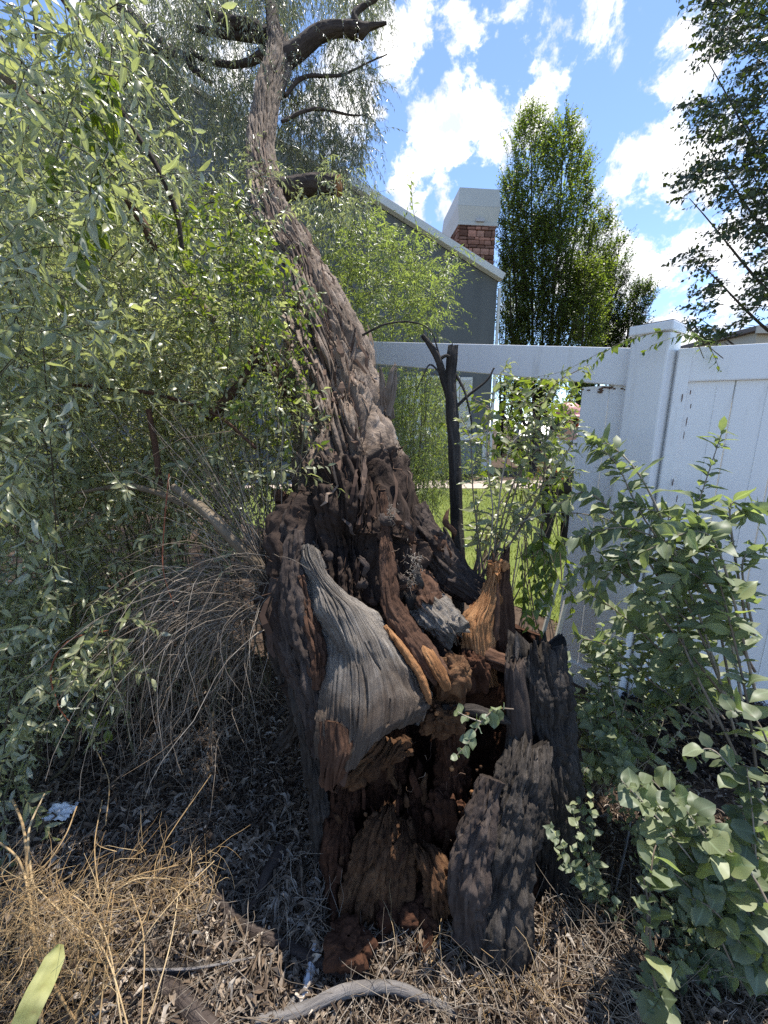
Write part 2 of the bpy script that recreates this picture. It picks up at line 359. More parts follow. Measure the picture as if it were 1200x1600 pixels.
# ------------------------------------------------------------------ materials
MAT = {}
class MB:
    def __init__(s, name):
        s.m = bpy.data.materials.new(name); s.m.use_nodes = True; s.nt = s.m.node_tree; s.N = s.nt.nodes; s.L = s.nt.links
        s.b = s.N['Principled BSDF']; s.out = s.N['Material Output']; MAT[name] = s.m
    def attr(s, n, o='Fac'): a = s.N.new('ShaderNodeAttribute'); a.attribute_name = n; return a.outputs[o]
    def co(s, k='Object'): return s.N.new('ShaderNodeTexCoord').outputs[k]
    def scale(s, vec, sc):
        m = s.N.new('ShaderNodeMapping'); m.inputs['Scale'].default_value = sc; s.L.new(vec, m.inputs['Vector']); return m.outputs[0]
    def noise(s, vec, sc=5, det=6, rough=.6, dist=0):
        n = s.N.new('ShaderNodeTexNoise'); n.inputs['Scale'].default_value = sc; n.inputs['Detail'].default_value = det
        n.inputs['Roughness'].default_value = rough; n.inputs['Distortion'].default_value = dist; s.L.new(vec, n.inputs['Vector']); return n.outputs['Fac']
    def ramp(s, fac, stops):
        r = s.N.new('ShaderNodeValToRGB'); e = r.color_ramp.elements
        while len(e) < len(stops): e.new(.5)
        for el, (p, c) in zip(e, stops): el.position = p; el.color = (*c, 1)
        s.L.new(fac, r.inputs[0]); return r.outputs[0]
    def mix(s, fac, a, b, mode='MIX'):
        m = s.N.new('ShaderNodeMix'); m.data_type = 'RGBA'; m.blend_type = mode
        for i, x in ((0, fac), (6, a), (7, b)):
            if isinstance(x, (int, float)): m.inputs[i].default_value = x
            elif isinstance(x, tuple): m.inputs[i].default_value = (*x, 1)
            else: s.L.new(x, m.inputs[i])
        return m.outputs[2]
    def bump(s, fac, st=.5, dist=.01):
        b = s.N.new('ShaderNodeBump'); b.inputs['Strength'].default_value = st; b.inputs['Distance'].default_value = dist
        s.L.new(fac, b.inputs['Height']); s.L.new(b.outputs[0], s.b.inputs['Normal']); return b.outputs[0]
    def fin(s, col, rough=.8, spec=.3):
        if isinstance(col, tuple): s.b.inputs['Base Color'].default_value = (*col, 1)
        else: s.L.new(col, s.b.inputs['Base Color'])
        s.b.inputs['Roughness'].default_value = rough; s.b.inputs['Specular IOR Level'].default_value = spec
def plain(name, c, rough=.6, spec=.3, var=.12, sc=20, bump=0):
    m = MB(name); n = m.noise(m.co(), sc, 5)
    m.fin(m.ramp(n, [(.3, tuple(x * (1 - var) for x in c)), (.7, tuple(min(1, x * (1 + var)) for x in c))]), rough, spec)
    if bump: m.bump(n, bump, .01)
def wood(name, a, b, c, d=None, rough=.9, spec=.15, bst=.6, gx=130, gz=9, patch=7):
    """fibrous wood: streaks along the grain, blotches, optional second colour family d by the zone of the stem"""
    m = MB(name); co = m.attr('co', 'Vector'); gx, gz = gx * .38, gz * .5
    st = m.noise(m.scale(co, (gx, gx, gz)), 1, 9, .72, .4); bl = m.noise(co, patch, 5, .6)
    col = m.ramp(st, [(.25, a), (.5, b), (.75, c)])
    col = m.mix(m.ramp(bl, [(.35, (0, 0, 0)), (.7, (1, 1, 1))]), col, m.ramp(st, [(.3, tuple(x * .55 for x in a)), (.7, tuple(x * .8 for x in b))]))
    if d:
        z = m.attr('zone'); zz = m.N.new('ShaderNodeMath'); zz.operation = 'MULTIPLY_ADD'; m.L.new(bl, zz.inputs[0]); zz.inputs[1].default_value = .7; 
        z2 = m.N.new('ShaderNodeMath'); z2.operation = 'SUBTRACT'; m.L.new(z, z2.inputs[0]); z2.inputs[1].default_value = .35; m.L.new(z2.outputs[0], zz.inputs[2])
        dc = m.ramp(st, [(.3, d[0]), (.7, d[1])])
        col = m.mix(m.ramp(zz.outputs[0], [(.35, (0, 0, 0)), (.65, (1, 1, 1))]), col, dc)
    m.fin(col, rough, spec)
    cr = m.noise(m.scale(co, (gx * .35, gx * .35, gz * .8)), 1, 8, .75, .6); ad = m.N.new('ShaderNodeMath'); ad.operation = 'MULTIPLY_ADD'; m.L.new(cr, ad.inputs[0]); ad.inputs[1].default_value = 1.6; m.L.new(st, ad.inputs[2])
    m.bump(ad.outputs[0], min(1, bst * 1.3), .02)
def leafmat(name, stops, under, trans=.45, rough=.42, spec=.5, tcol=None):
    m = MB(name); r = m.attr('rnd'); col = m.ramp(r, stops)
    n = m.noise(m.co(), 60, 3); col = m.mix(m.ramp(n, [(.3, (0, 0, 0)), (.8, (.45, .45, .45))]), col, tuple(x * 1.3 for x in stops[-1][1]))
    lc = m.N.new('ShaderNodeSeparateXYZ'); m.L.new(m.attr('lc', 'Vector'), lc.inputs[0])
    def mth(op, a, b=None, c=None):
        k = m.N.new('ShaderNodeMath'); k.operation = op; k.use_clamp = op == 'MULTIPLY'
        for i, x in enumerate((a, b, c)):
            if x is None: continue
            if isinstance(x, (int, float)): k.inputs[i].default_value = x
            else: m.L.new(x, k.inputs[i])
        return k.outputs[0]
    ay = mth('ABSOLUTE', lc.outputs[1]); rib = mth('MULTIPLY', mth('MULTIPLY_ADD', ay, -14.0, 1.0), lc.outputs[2])
    vein = mth('SINE', mth('MULTIPLY_ADD', mth('SUBTRACT', lc.outputs[0], ay), 44.0, 0.0)); vein = mth('MULTIPLY', mth('MULTIPLY_ADD', vein, 2.0, -1.2), lc.outputs[2])
    col = m.mix(mth('MULTIPLY', mth('MAXIMUM', rib, mth('MULTIPLY', vein, .4)), .55), col, tuple(min(.5, x * 2.2) for x in stops[1][1]))
    oi = m.N.new('ShaderNodeObjectInfo'); hs = m.N.new('ShaderNodeHueSaturation'); m.L.new(col, hs.inputs['Color']); m.L.new(mth('MULTIPLY_ADD', oi.outputs['Random'], .7, .65), hs.inputs['Value']); m.L.new(mth('MULTIPLY_ADD', oi.outputs['Random'], -.035, .515), hs.inputs['Hue']); col = hs.outputs[0]
    g = m.N.new('ShaderNodeNewGeometry'); c2 = m.mix(g.outputs['Backfacing'], col, m.mix(.6, col, under))
    m.fin(c2, rough, spec)
    t = m.N.new('ShaderNodeBsdfTranslucent'); tc = m.mix(1.0, col, tcol or (1.9, 2.1, .8), 'MULTIPLY'); m.L.new(tc, t.inputs[0])
    ms = m.N.new('ShaderNodeMixShader'); ms.inputs[0].default_value = trans
    m.L.new(m.b.outputs[0], ms.inputs[1]); m.L.new(t.outputs[0], ms.inputs[2]); m.L.new(ms.outputs[0], m.out.inputs[0])
def rndmat(name, stops, rough=.85, spec=.15, trans=0):
    m = MB(name); r = m.attr('rnd'); n = m.noise(m.co(), 45, 3)
    col = m.mix(m.ramp(n, [(.35, (0, 0, 0)), (.75, (.6, .6, .6))]), m.ramp(r, stops), stops[0][1]); n2 = m.noise(m.co(), 5, 5); col = m.mix(m.ramp(n2, [(.42, (0, 0, 0)), (.7, (.75, .75, .75))]), col, tuple(x * .7 for x in stops[0][1])); m.fin(col, rough, spec)

wood('bark_upper', (.095, .07, .052), (.28, .215, .168), (.52, .435, .365), d=((.018, .012, .010), (.07, .048, .038)), gx=150, gz=10)
wood('bark_dark', (.035, .025, .022), (.085, .065, .056), (.15, .122, .108), gx=160, gz=10)
wood('bark_brown', (.05, .026, .018), (.12, .065, .042), (.20, .12, .085), gx=140, gz=9)
wood('wood_grey', (.10, .082, .066), (.30, .262, .225), (.47, .425, .38), d=((.07, .05, .038), (.20, .155, .12)), gx=260, gz=5, patch=9, bst=.8)
wood('wood_orange', (.20, .085, .035), (.40, .20, .09), (.58, .34, .17), gx=150, gz=14)
wood('rot', (.05, .026, .015), (.145, .075, .04), (.30, .175, .09), gx=110, gz=30, patch=16, bst=.9)
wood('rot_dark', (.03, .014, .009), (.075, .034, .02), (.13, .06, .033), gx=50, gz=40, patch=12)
wood('char', (.03, .025, .022), (.085, .072, .063), (.20, .175, .155), gx=150, gz=9, bst=.8)
wood('branch_tan', (.14, .105, .07), (.24, .19, .135), (.34, .28, .21), gx=120, gz=8)
wood('stick_grey', (.14, .125, .12), (.25, .23, .22), (.36, .34, .33), gx=120, gz=8)
leafmat('leaf_silver', [(0, (.09, .105, .065)), (.5, (.18, .20, .13)), (.85, (.27, .285, .195)), (1, (.31, .31, .13))], (.52, .54, .47), trans=.40, spec=.6, tcol=(1.5, 1.65, .85), rough=.34)
leafmat('leaf_far', [(0, (.07, .08, .055)), (.6, (.13, .145, .105)), (1, (.20, .21, .155))], (.30, .32, .28), trans=.32, rough=.34, spec=.6, tcol=(1.5, 1.65, .9))
leafmat('leaf_willow', [(0, (.085, .115, .05)), (.6, (.14, .175, .075)), (1, (.22, .24, .11))], (.26, .30, .19), trans=.45)
leafmat('leaf_vine', [(0, (.06, .095, .025)), (.6, (.10, .145, .035)), (1, (.18, .205, .035))], (.17, .21, .09), trans=.42, rough=.42, tcol=(1.7, 1.8, .6))
leafmat('leaf_grey', [(0, (.08, .105, .065)), (.55, (.135, .165, .11)), (.85, (.19, .22, .145)), (1, (.26, .28, .13))], (.26, .31, .23), trans=.35, rough=.5)
leafmat('leaf_tree', [(0, (.04, .06, .016)), (.6, (.08, .115, .028)), (1, (.16, .19, .045))], (.09, .12, .04), trans=.5, rough=.45)
leafmat('leaf_maple', [(0, (.022, .034, .012)), (.6, (.04, .055, .018)), (1, (.07, .085, .025))], (.06, .075, .04), trans=.35, rough=.4)
leafmat('leaf_yellow', [(.25, (.20, .13, .05)), (.45, (.30, .30, .10)), (.75, (.48, .47, .2))], (.4, .4, .2), trans=.3)
leafmat('grass', [(0, (.08, .10, .03)), (.6, (.13, .155, .055)), (1, (.27, .26, .13))], (.14, .18, .05), trans=.4, rough=.6)
rndmat('litter', [(0, (.10, .07, .05)), (.35, (.23, .17, .12)), (.7, (.40, .32, .245)), (1, (.60, .53, .45))])
rndmat('chips', [(0, (.018, .014, .013)), (.6, (.04, .031, .028)), (1, (.085, .07, .06))])
rndmat('straw', [(0, (.24, .15, .07)), (.5, (.42, .29, .15)), (1, (.60, .46, .27))])
rndmat('twig_grey', [(0, (.15, .115, .085)), (.5, (.28, .23, .18)), (1, (.42, .37, .31))])
rndmat('twig_green', [(0, (.07, .05, .035)), (.5, (.12, .11, .06)), (1, (.25, .26, .16))])
rndmat('twig_red', [(0, (.25, .09, .05)), (1, (.38, .16, .09))])
rndmat('twig_dark', [(0, (.028, .022, .02)), (1, (.07, .055, .048))])
rndmat('splinter', [(0, (.05, .03, .022)), (.5, (.16, .10, .07)), (1, (.38, .29, .22))])
m = MB('soil'); n = m.noise(m.co(), 7, 10, .7); m.fin(m.ramp(n, [(.3, (.035, .024, .018)), (.55, (.085, .06, .045)), (.8, (.16, .12, .09))]), .95, .1); m.bump(n, .8, .03)
m = MB('lawn_soil'); n = m.noise(m.co(), 3, 8, .7); m.fin(m.ramp(n, [(.3, (.09, .12, .03)), (.6, (.15, .18, .05)), (.8, (.24, .22, .10))]), .95, .1); m.bump(n, .6, .02)
plain('gravel', (.42, .35, .30), .95, .1, .25, 40, .6)
m = MB('vinyl'); n = m.noise(m.co(), 3, 6, .6); d = m.noise(m.scale(m.co(), (16, 16, 2.2)), 1, 10, .75)
m.fin(m.mix(m.ramp(d, [(.54, (0, 0, 0)), (.8, (.7, .7, .7))]), m.ramp(n, [(.3, (.80, .80, .80)), (.7, (.86, .855, .85))]), (.50, .47, .43)), .38, .45)
m.bump(m.noise(m.scale(m.co(), (60, 60, 4)), 1, 3), .06, .003)
plain('dirt_stain', (.16, .10, .07), .95, .1, .4, 60)
m = MB('stucco'); n = m.noise(m.co(), 1.2, 8, .6); s2 = m.noise(m.scale(m.co(), (2.5, 2.5, .35)), 1, 6)
m.fin(m.mix(.5, m.ramp(n, [(.3, (.11, .118, .125)), (.7, (.14, .15, .157))]), m.ramp(s2, [(.3, (.10, .108, .114)), (.7, (.15, .16, .166))])), .9, .15); m.bump(m.noise(m.co(), 60, 4), .35, .01)
plain('siding', (.20, .22, .24), .7, .2)
plain('trim', (.62, .63, .62), .6, .3, .06, 3)
plain('cap_metal', (.50, .50, .47), .5, .4, .05, 2)
plain('stone', (.25, .135, .10), .9, .15, .45, 2.0, .5)
plain('mortar', (.10, .065, .055), .95, .1)
plain('roof', (.16, .14, .13), .9, .1)
plain('beige', (.48, .45, .38), .8, .2, .06, 2)
plain('shutter', (.60, .60, .57), .6, .3)
plain('skin', (.50, .27, .19), .55, .4, .06); plain('shirt', (.58, .58, .60), .9, .1, .06, 9); plain('trousers', (.028, .026, .028), .9, .1)
plain('boot', (.04, .032, .028), .6, .3); plain('helmet', (.62, .30, .27), .45, .5, .35, 30); plain('orange', (.75, .12, .03), .45, .4); plain('black_plastic', (.018, .018, .02), .5, .4)
plain('shirt_print', (.25, .25, .29), .9, .1); plain('steel', (.45, .45, .46), .35, .5); plain('hair', (.03, .02, .015), .8, .2)
plain('car_paint', (.02, .022, .027), .2, .6); plain('car_red', (.30, .03, .02), .25, .6); plain('tyre', (.02, .02, .02), .8, .2)
plain('paper', (.75, .76, .78), .7, .2, .08, 40); plain('pipe', (.50, .51, .54), .45, .4, .2, 25)
m = MB('glass'); m.fin((.03, .04, .045), .06, .6)

# ================================================================== THE SETTING
def sp(a, b, n, k):                  # spacing fine near the middle, coarse far off
    t = np.linspace(-1, 1, n); return (a + b) / 2 + (b - a) / 2 * np.sinh(k * t) / np.sinh(k)
def build_ground():
    xs = sp(-400, 400, 420, 7.5); ys = np.concatenate([np.linspace(-30, -.5, 14), np.linspace(-.4, 4, 210), 4 + np.geomspace(.05, 600, 60)])
    X, Y = np.meshgrid(xs, ys); Z = hz(X, Y)
    put('ground', mesh_np('ground', np.stack([X, Y, Z], -1).reshape(-1, 3), [grid_quads(len(ys), len(xs))], 'soil', True), kind='structure')
    xs = np.linspace(-9, 30, 120); ys = np.linspace(0, 1, 70); X, T = np.meshgrid(xs, ys)
    y0 = np.where(X < 1.2, 1.95 + (1.2 - X) * .9 + .9, 1.95 + .5); Y = y0 * (1 - T) + 9.0 * T
    Z = hz(X, Y) + .012 + .03 * np.clip(T * 6, 0, 1)
    put('lawn', mesh_np('lawn', np.stack([X, Y, Z], -1).reshape(-1, 3), [grid_quads(70, 120)], 'lawn_soil', True), kind='structure')
    xs = np.linspace(-9, 40, 60); ys = np.linspace(8.9, 10.2, 6); X, Y = np.meshgrid(xs, ys)
    put('gravel_path', mesh_np('gravel_path', np.stack([X, Y, hz(X, Y) + .05], -1).reshape(-1, 3), [grid_quads(6, 60)], 'gravel', True), kind='structure')
    # grass blades
    n = 60000; x = RNG.uniform(-1.5, 7, n); y = 2.5 + 6.3 * RNG.random(n) ** 1.4
    k = y > np.where(x < 1.2, 2.75 + (1.2 - x) * .9, 2.35); x, y = x[k], y[k]; n = len(x)
    pos = np.stack([x, y, hz(x, y) + .02], -1); D = nrm(np.stack([RNG.normal(0, .35, n), RNG.normal(0, .35, n), np.ones(n)], -1))
    Nn = nrm(np.cross(D, RNG.normal(size=(n, 3))))
    d = dict(pos=pos, dir=D, nrm=Nn, len=RNG.uniform(.03, .075, n), wid=RNG.uniform(.004, .009, n) * (.6 + y / 5), rnd=RNG.random(n))
    put('lawn_grass', leaf_mesh('lawn_grass', d, LO, 'grass'), label='short sunlit lawn grass beyond the broken fence', cat='grass', kind='stuff')
build_ground()

# ------------------------------------------------------------------ house behind
def poly_prism(name, pts, n, depth, mat, parent, **k):
    """flat outline pts (3-D) pushed back by depth along -n"""
    P = np.array(pts, float); k_ = len(P); B = P - np.array(n) * depth
    V = np.vstack([P, B]); F = [np.arange(k_)[None], np.arange(2 * k_ - 1, k_ - 1, -1)[None]]
    i = np.arange(k_); j = (i + 1) % k_; F.append(np.stack([i, i + k_, j + k_, j], -1))
    return put(name, mesh_np(name, V, F, mat), parent, **k)
HX = nrm(np.array([.995, .10, 0.])); HN = np.array([HX[1], -HX[0], 0.])       # along the wall, towards the viewer
HC = W(777, 440, 11.0)
def hp(s, z, o=0.0): p = np.array([HC[0], HC[1], 0]) + HX * s + HN * o; p[2] = z; return p
HAX = [HX, -HN, (0, 0, 1)]
def build_house():
    h = thing('house', hp(-5, 0), 'grey stucco house with sloping white roof edge and stone chimney behind the fence', 'house')
    e = HC[2]; sl = .50; apx = -8.6
    poly_prism('wall', [hp(0, 0), hp(0, e), hp(apx, e - apx * sl), hp(apx * 2, e), hp(apx * 2, 0)], HN, 9, 'stucco', h)
    up = nrm(np.array([-HX[0], -HX[1], sl])); fn = np.cross(up, HN); fn = fn if fn[2] > 0 else -fn
    L = math.hypot(apx, apx * sl) + .25
    c0 = hp(.08, e + .0)
    for sgn in (1, -1):
        if sgn == 1: a = up; c = c0 + a * L / 2 + HN * .10 + fn * .07
        else:
            a = nrm(np.array([HX[0], HX[1], sl])); f2 = np.cross(a, HN); f2 = f2 if f2[2] > 0 else -f2; c = hp(2 * apx - .08, e) + a * L / 2 + HN * .10 + f2 * .07; fn = f2
        r = box('roof_edge', c, [a, -HN, fn], (L, .24, .17), 'trim', h, .012)
        box('roof', c - HN * 4.7 + fn * .13, [a, -HN, fn], (L + .1, 9.3, .09), 'roof', h, .01)
    # lower trim band and siding
    box('trim_band', hp(-2.4, 1.12, .05), HAX, (4.86, .10, .22), 'trim', h, .01)
    for k in range(6): box('siding_board', hp(-2.6, .92 - k * .17, .02 + .004 * (k % 2)), [HX, nrm(-HN + np.array([0, 0, -.08])), nrm(np.array([0, 0, 1]) - HN * .08)], (4.4, .03, .165), 'siding', h, .004)
    box('corner_trim', hp(-.12, .55, .04), HAX, (.16, .07, .92), 'trim', h, .008)
    # window with shutters
    s0 = W(690, 620, 11); sw = (s0[0] - HC[0]) / HX[0] - .05; zc = 2.05
    w = box('window', hp(sw, zc, .02), HAX, (1.00, .05, 1.36), 'glass', h, .004)
    for dz in (-.72, .72): box('frame', hp(sw, zc + dz, .05), HAX, (1.24, .11, .10), 'trim', w, .006)
    for dx in (-.56, .56): box('frame', hp(sw + dx, zc, .05), HAX, (.12, .10, 1.34), 'trim', w, .006)
    box('frame', hp(sw, zc, .045), HAX, (1.0, .05, .05), 'trim', w, .004)
    box('sill', hp(sw, zc - .83, .09), HAX, (1.36, .2, .07), 'trim', w, .006)
    for dx in (-.83, .83):
        sh = box('shutter', hp(sw + dx, zc, .03), HAX, (.36, .05, 1.5), 'shutter', h, .006)
        for k in range(26): box('louver', hp(sw + dx, zc - .66 + k * .053, .062), [HX, nrm(-HN + np.array([0, 0, .6])), nrm(np.array([0, 0, 1]) + HN * .6)], (.27, .05, .012), 'shutter', sh, 0)
    # downpipe at the corner
    box('downpipe', hp(.06, 2.6, .05), HAX, (.07, .07, 5.1), 'trim', h, .012)
    # chimney
    cc = W(718, 352, 12.3); zt = cc[2]; wr, dp = 1.15, 1.9
    a = np.array([cc[0], cc[1], 0])
    def cp(s, t, z): p = a + HX * s - HN * t; p[2] = z; return p
    zb = e + .1
    ch = box('chimney', cp(wr / 2, dp / 2, (zt + zb) / 2 - .5), HAX, (wr - .05, dp - .05, zt - zb + 1.0), 'mortar', h, .01)
    rs = np.random.default_rng(3)
    stones = []
    for k in range(7):
        bm = bmesh.new(); bmesh.ops.create_cube(bm, size=1); bmesh.ops.bevel(bm, geom=bm.edges[:], offset=.06, segments=2, affect='EDGES')
        for v in bm.verts: v.co += Vector(rs.normal(size=3) * .018)
        me = bpy.data.meshes.new('stone'); bm.to_mesh(me); bm.free()
        mm = MB('stone_tone_%d' % k); n_ = mm.noise(mm.co(), 2.5, 6); c = np.array([.26, .135, .10]) * (.5 + .2 * k) * np.array([1, 1 + .05 * (k % 3), 1 + .07 * (k % 3)])
        mm.fin(mm.ramp(n_, [(.3, tuple(c * .65)), (.7, tuple(c * 1.25))]), .9, .15); mm.bump(n_, .6, .05); me.materials.append(mm.m); stones.append(me)
    def stones_face(o, dx, width, nrmv):
        z = zb - .3
        while z < zt - .02:
            hh = min(rs.choice([.09, .13, .19]), zt - z); s = 0.
            while s < width - .01:
                ww = min(rs.uniform(.13, .42), width - s)
                if width - s - ww < .08: ww = width - s
                c = o + dx * (s + ww / 2) + nrmv * (.0 + rs.uniform(0, .03)); c[2] = z + hh / 2
                ob = bpy.data.objects.new('stone', stones[int(rs.integers(7))]); COL.objects.link(ob); par(ob, ch)
                ob.matrix_basis = Matrix.Translation(Vector(c)) @ Matrix((tuple(dx), tuple(nrmv), (0, 0, 1))).transposed().to_4x4() @ Matrix.Diagonal((ww - .018, .09, hh - .018, 1))
                s += ww
            z += hh
    stones_face(a.copy(), HX, wr, HN); stones_face(a.copy(), -HN, dp, -HX)
    # flared metal cap of two tapering tiers
    def tier(z0, z1, o0, o1, nm):
        V = []
        for z, o in ((z0, o0), (z1, o1)): V += [cp(-o, -o, z), cp(wr + o, -o, z), cp(wr + o, dp + o, z), cp(-o, dp + o, z)]
        F = np.array([[0, 1, 5, 4], [1, 2, 6, 5], [2, 3, 7, 6], [3, 0, 4, 7], [4, 5, 6, 7], [3, 2, 1, 0]])
        put(nm, mesh_np(nm, V, [F], 'cap_metal'), ch)
    tier(zt, zt + .09, .06, .06, 'cap_trim'); tier(zt + .092, zt + .50, .03, .10, 'cap_skirt'); tier(zt + .503, zt + 1.0, .10, .045, 'cap_crown')
    box('cap_bracket', cp(.62, -.10, zt + .13), HAX, (.26, .05, .09), 'steel', ch, .004)
build_house()
def build_far_house():
    c = W(1230, 545, 24.0); h = thing('outbuilding', (c[0], c[1], 0), 'pale beige building behind the dark tree above the right fence panel', 'building')
    zt = W(1180, 520, 24)[2]
    box('wall', (c[0] + 3, c[1] + 3, zt / 2), [(1, 0, 0), (0, 1, 0), (0, 0, 1)], (10, 6, zt), 'beige', h, .02)
    box('roof', (c[0] + 3, c[1] + 3, zt + .15), [(1, 0, 0), (0, 1, 0), (0, 0, 1)], (10.8, 6.8, .3), 'roof', h, .05)
    box('fascia', (c[0] + 3, c[1] - .42, zt + .05), [(1, 0, 0), (0, 1, 0), (0, 0, 1)], (10.9, .08, .42), 'beige', h, .01)
    for k in range(3): w = box('window', (c[0] - .5 + k * 2.6, c[1] - .02, zt - 1.6), [(1, 0, 0), (0, 1, 0), (0, 0, 1)], (1.1, .08, 1.2), 'glass', h, .01)
build_far_house()

# ------------------------------------------------------------------ background trees
def plume_tree(name, base, d, plumes, label, n, leaf, Ls, group=None, mat='leaf_tree'):
    t = thing(name, (base[0], base[1], 0), label, 'tree', group); B = np.array([base[0], base[1], 0.])
    limb('trunk', [(B[0], B[1], -.1, .17), (B[0] + .02, B[1], 1.0, .14), (B[0], B[1] + .05, 2.6, .12)], 'bark_dark', t, n=50, m=20, amp=.01, across=.03, along=.2)
    ls = []; tw = []
    for i, (u0, v0, u1, v1, hw, w) in enumerate(plumes):
        dd = d + RNG.uniform(-.7, .7); top = W(u0, v0, dd); bot = W(u1, v1, dd + RNG.uniform(-.2, .2))
        limb('limb', [(B[0], B[1], 1.6 + .25 * (i % 4), .07), tuple(bot * .6 + B * .4 + np.array([0, 0, .4])) + (.055,), tuple(bot * .55 + top * .45) + (.035,), tuple(bot * .08 + top * .92) + (.008,)], 'bark_dark', t, n=40, m=8, amp=.004, across=.03)
        k = int(n * w); s = RNG.random(k) ** .85; R = hw / FPX * dd
        prof = np.sin(np.pi * np.clip((1 - s) ** .65, 0, 1)) ** .8 * .95 + .04
        a = RNG.uniform(0, 2 * np.pi, k); rr = R * prof * np.sqrt(.25 + .75 * RNG.random(k)) * RNG.uniform(.4, 1.05, k)
        o = np.stack([np.cos(a), np.sin(a), a * 0], -1)
        p = bot + (top - bot) * s[:, None] + o * rr[:, None] * np.array([1, 1.1, 1])
        kp = fbm(p * 1.3, 2, 91 + i) > .34; p, o = p[kp], o[kp]; k = len(p)
        P = sprays(p, o * .45 + np.array([0, 0, 1.]), RNG.uniform(.3, .7, k), 4, .2, .3)
        tw.append(P); ls.append(leaves_on(P, 11, Ls, .55, 1.0, .2))
    put('twigs', tubes('twigs', np.concatenate(tw), .008, .003, 'twig_dark'), t, kind='stuff')
    put('crown', leaf_mesh('crown', cat(*ls), LO, mat), t, kind='stuff')
plume_tree('hornbeam_tree', W(845, 560, 13)[:2], 13.0,
    [(830, 184, 832, 560, 44, 1.3), (882, 194, 862, 560, 38, 1.1), (800, 288, 808, 560, 28, .75), (910, 258, 880, 520, 20, .5), (848, 346, 848, 660, 50, 1.3), (795, 406, 806, 640, 24, .4), (938, 345, 905, 640, 30, .8), (915, 420, 900, 660, 34, .8), (927, 326, 895, 540, 17, .35)],
    'tall dark green tree of upright plumes beside the stone chimney', 1000, .1, .105)
plume_tree('hornbeam_tree', W(930, 600, 15)[:2], 15.0,
    [(968, 378, 938, 590, 24, .8), (1006, 451, 955, 600, 22, .7), (930, 426, 910, 650, 40, 1.1), (985, 496, 960, 620, 28, .6), (948, 411, 925, 600, 20, .5)],
    'shorter dark green tree right of the tallest one, leaning outwards', 820, .1, .11)
plume_tree('young_tree', W(786, 600, 19)[:2], 19.0, [(790, 420, 790, 640, 22, .8), (780, 470, 782, 640, 20, .7), (812, 450, 806, 640, 22, .6)],
    'yellow-green young tree seen between house corner and dark tree', 420, .1, .1, mat='leaf_willow')
def build_maple():
    d = 8.0; b = W(1400, 700, 8.5); t = thing('shade_tree', (b[0], b[1], 0), 'large dark-leaved tree filling the upper right corner', 'tree')
    limb('trunk', [(b[0], b[1], -.1, .24), (b[0], b[1], 1.8, .2), (b[0] - .1, b[1], 4.5, .16), (b[0] - .1, b[1] + .1, 9.5, .06)], 'bark_dark', t, n=90, m=24, amp=.014, across=.03, along=.2)
    poly = [(1095, -120), (1090, 0), (1100, 60), (1085, 150), (1078, 200), (1105, 235), (1062, 275), (1050, 320), (1085, 350), (1058, 400), (1108, 430), (1100, 470), (1068, 505), (1100, 540), (1170, 515), (1260, 520), (1500, 500), (1700, 300), (1600, -120)]
    P0 = fill(3000, poly, 6.6, 10.0, clump=.40)
    ctr = np.array([b[0], b[1], 0]); out = P0 - ctr; out[:, 2] = -.1; out = nrm(out)
    P = sprays(P0 - out * .25, out + np.array([0, 0, .15]), RNG.uniform(.35, .8, len(P0)), 5, .45, .35)
    for (u, v, z) in [(1090, 90, 6), (1080, 210, 5), (1065, 310, 4.2), (1070, 400, 3.4), (1085, 500, 2.6), (1120, 535, 2.2), (1180, 30, 6.5), (1150, 250, 4.8), (1190, 400, 3.2), (1130, 150, 5.5)]:
        e = W(u + 12, v, RNG.uniform(7, 9.2)); limb('limb', [(b[0], b[1], z * .75 + .3, .06), tuple(ctr * .5 + e * .5 + np.array([0, 0, z * .2 - .1])) + (.035,), tuple(e) + (.006,)], 'bark_dark', t, n=40, m=8, amp=.004, across=.03)
    put('twigs', tubes('twigs', P, .007, .002, 'twig_dark'), t, kind='stuff')
    put('crown', leaf_mesh('crown', leaves_on(P, 13, .115, .72, 1.0, .3), LO, 'leaf_maple'), t, kind='stuff')
build_maple()
def far_bush(name, label, poly, d0, d1, n, L, mat, base, catg='bush', per=14, asp=.45, sub_='twig_dark'):
    t = thing(name, (base[0], base[1], 0), label, catg); P0 = fill(n, poly, d0, d1)
    P = sprays(P0, np.stack([RNG.normal(0, .5, n), RNG.normal(0, .5, n), np.ones(n)], -1), RNG.uniform(.15, .4, n), 5, .6, .4)
    st = np.stack([np.linspace(np.array([base[0], base[1], 0]), p, 6) for p in P0[::25]])
    put('stems', tubes('stems', st, .012, .004, sub_), t, kind='stuff')
    put('foliage', leaf_mesh('foliage', leaves_on(P, per, L, asp), LO, mat), t, kind='stuff')
far_bush('foundation_shrub', 'dark low shrub under the house window', [(560, 700), (700, 690), (775, 705), (790, 760), (700, 770), (560, 770)], 9.8, 10.6, 700, .05, 'leaf_tree', W(690, 765, 10.3))
for k, (u0, u1, v0, v1, dd) in enumerate([(775, 850, 590, 700, 22), (850, 960, 620, 690, 26), (960, 1080, 560, 690, 24), (1080, 1300, 520, 690, 27)]):
    far_bush('distant_tree', ['dark tree far behind the upright trees', 'pale green treetop above the parked cars', 'dark tree seen behind the leaning fence post', 'dark tree behind the right fence panel'][k],
             [(u0, v1 + 60), (u0 + 5, v0 + 15), ((u0 + u1) / 2, v0), (u1 - 4, v0 + 18), (u1, v1 + 60)], dd - 2, dd + 2, 650, .2, 'leaf_tree' if k != 1 else 'leaf_willow', W((u0 + u1) / 2, 720, dd), 'tree', per=12, asp=.6)

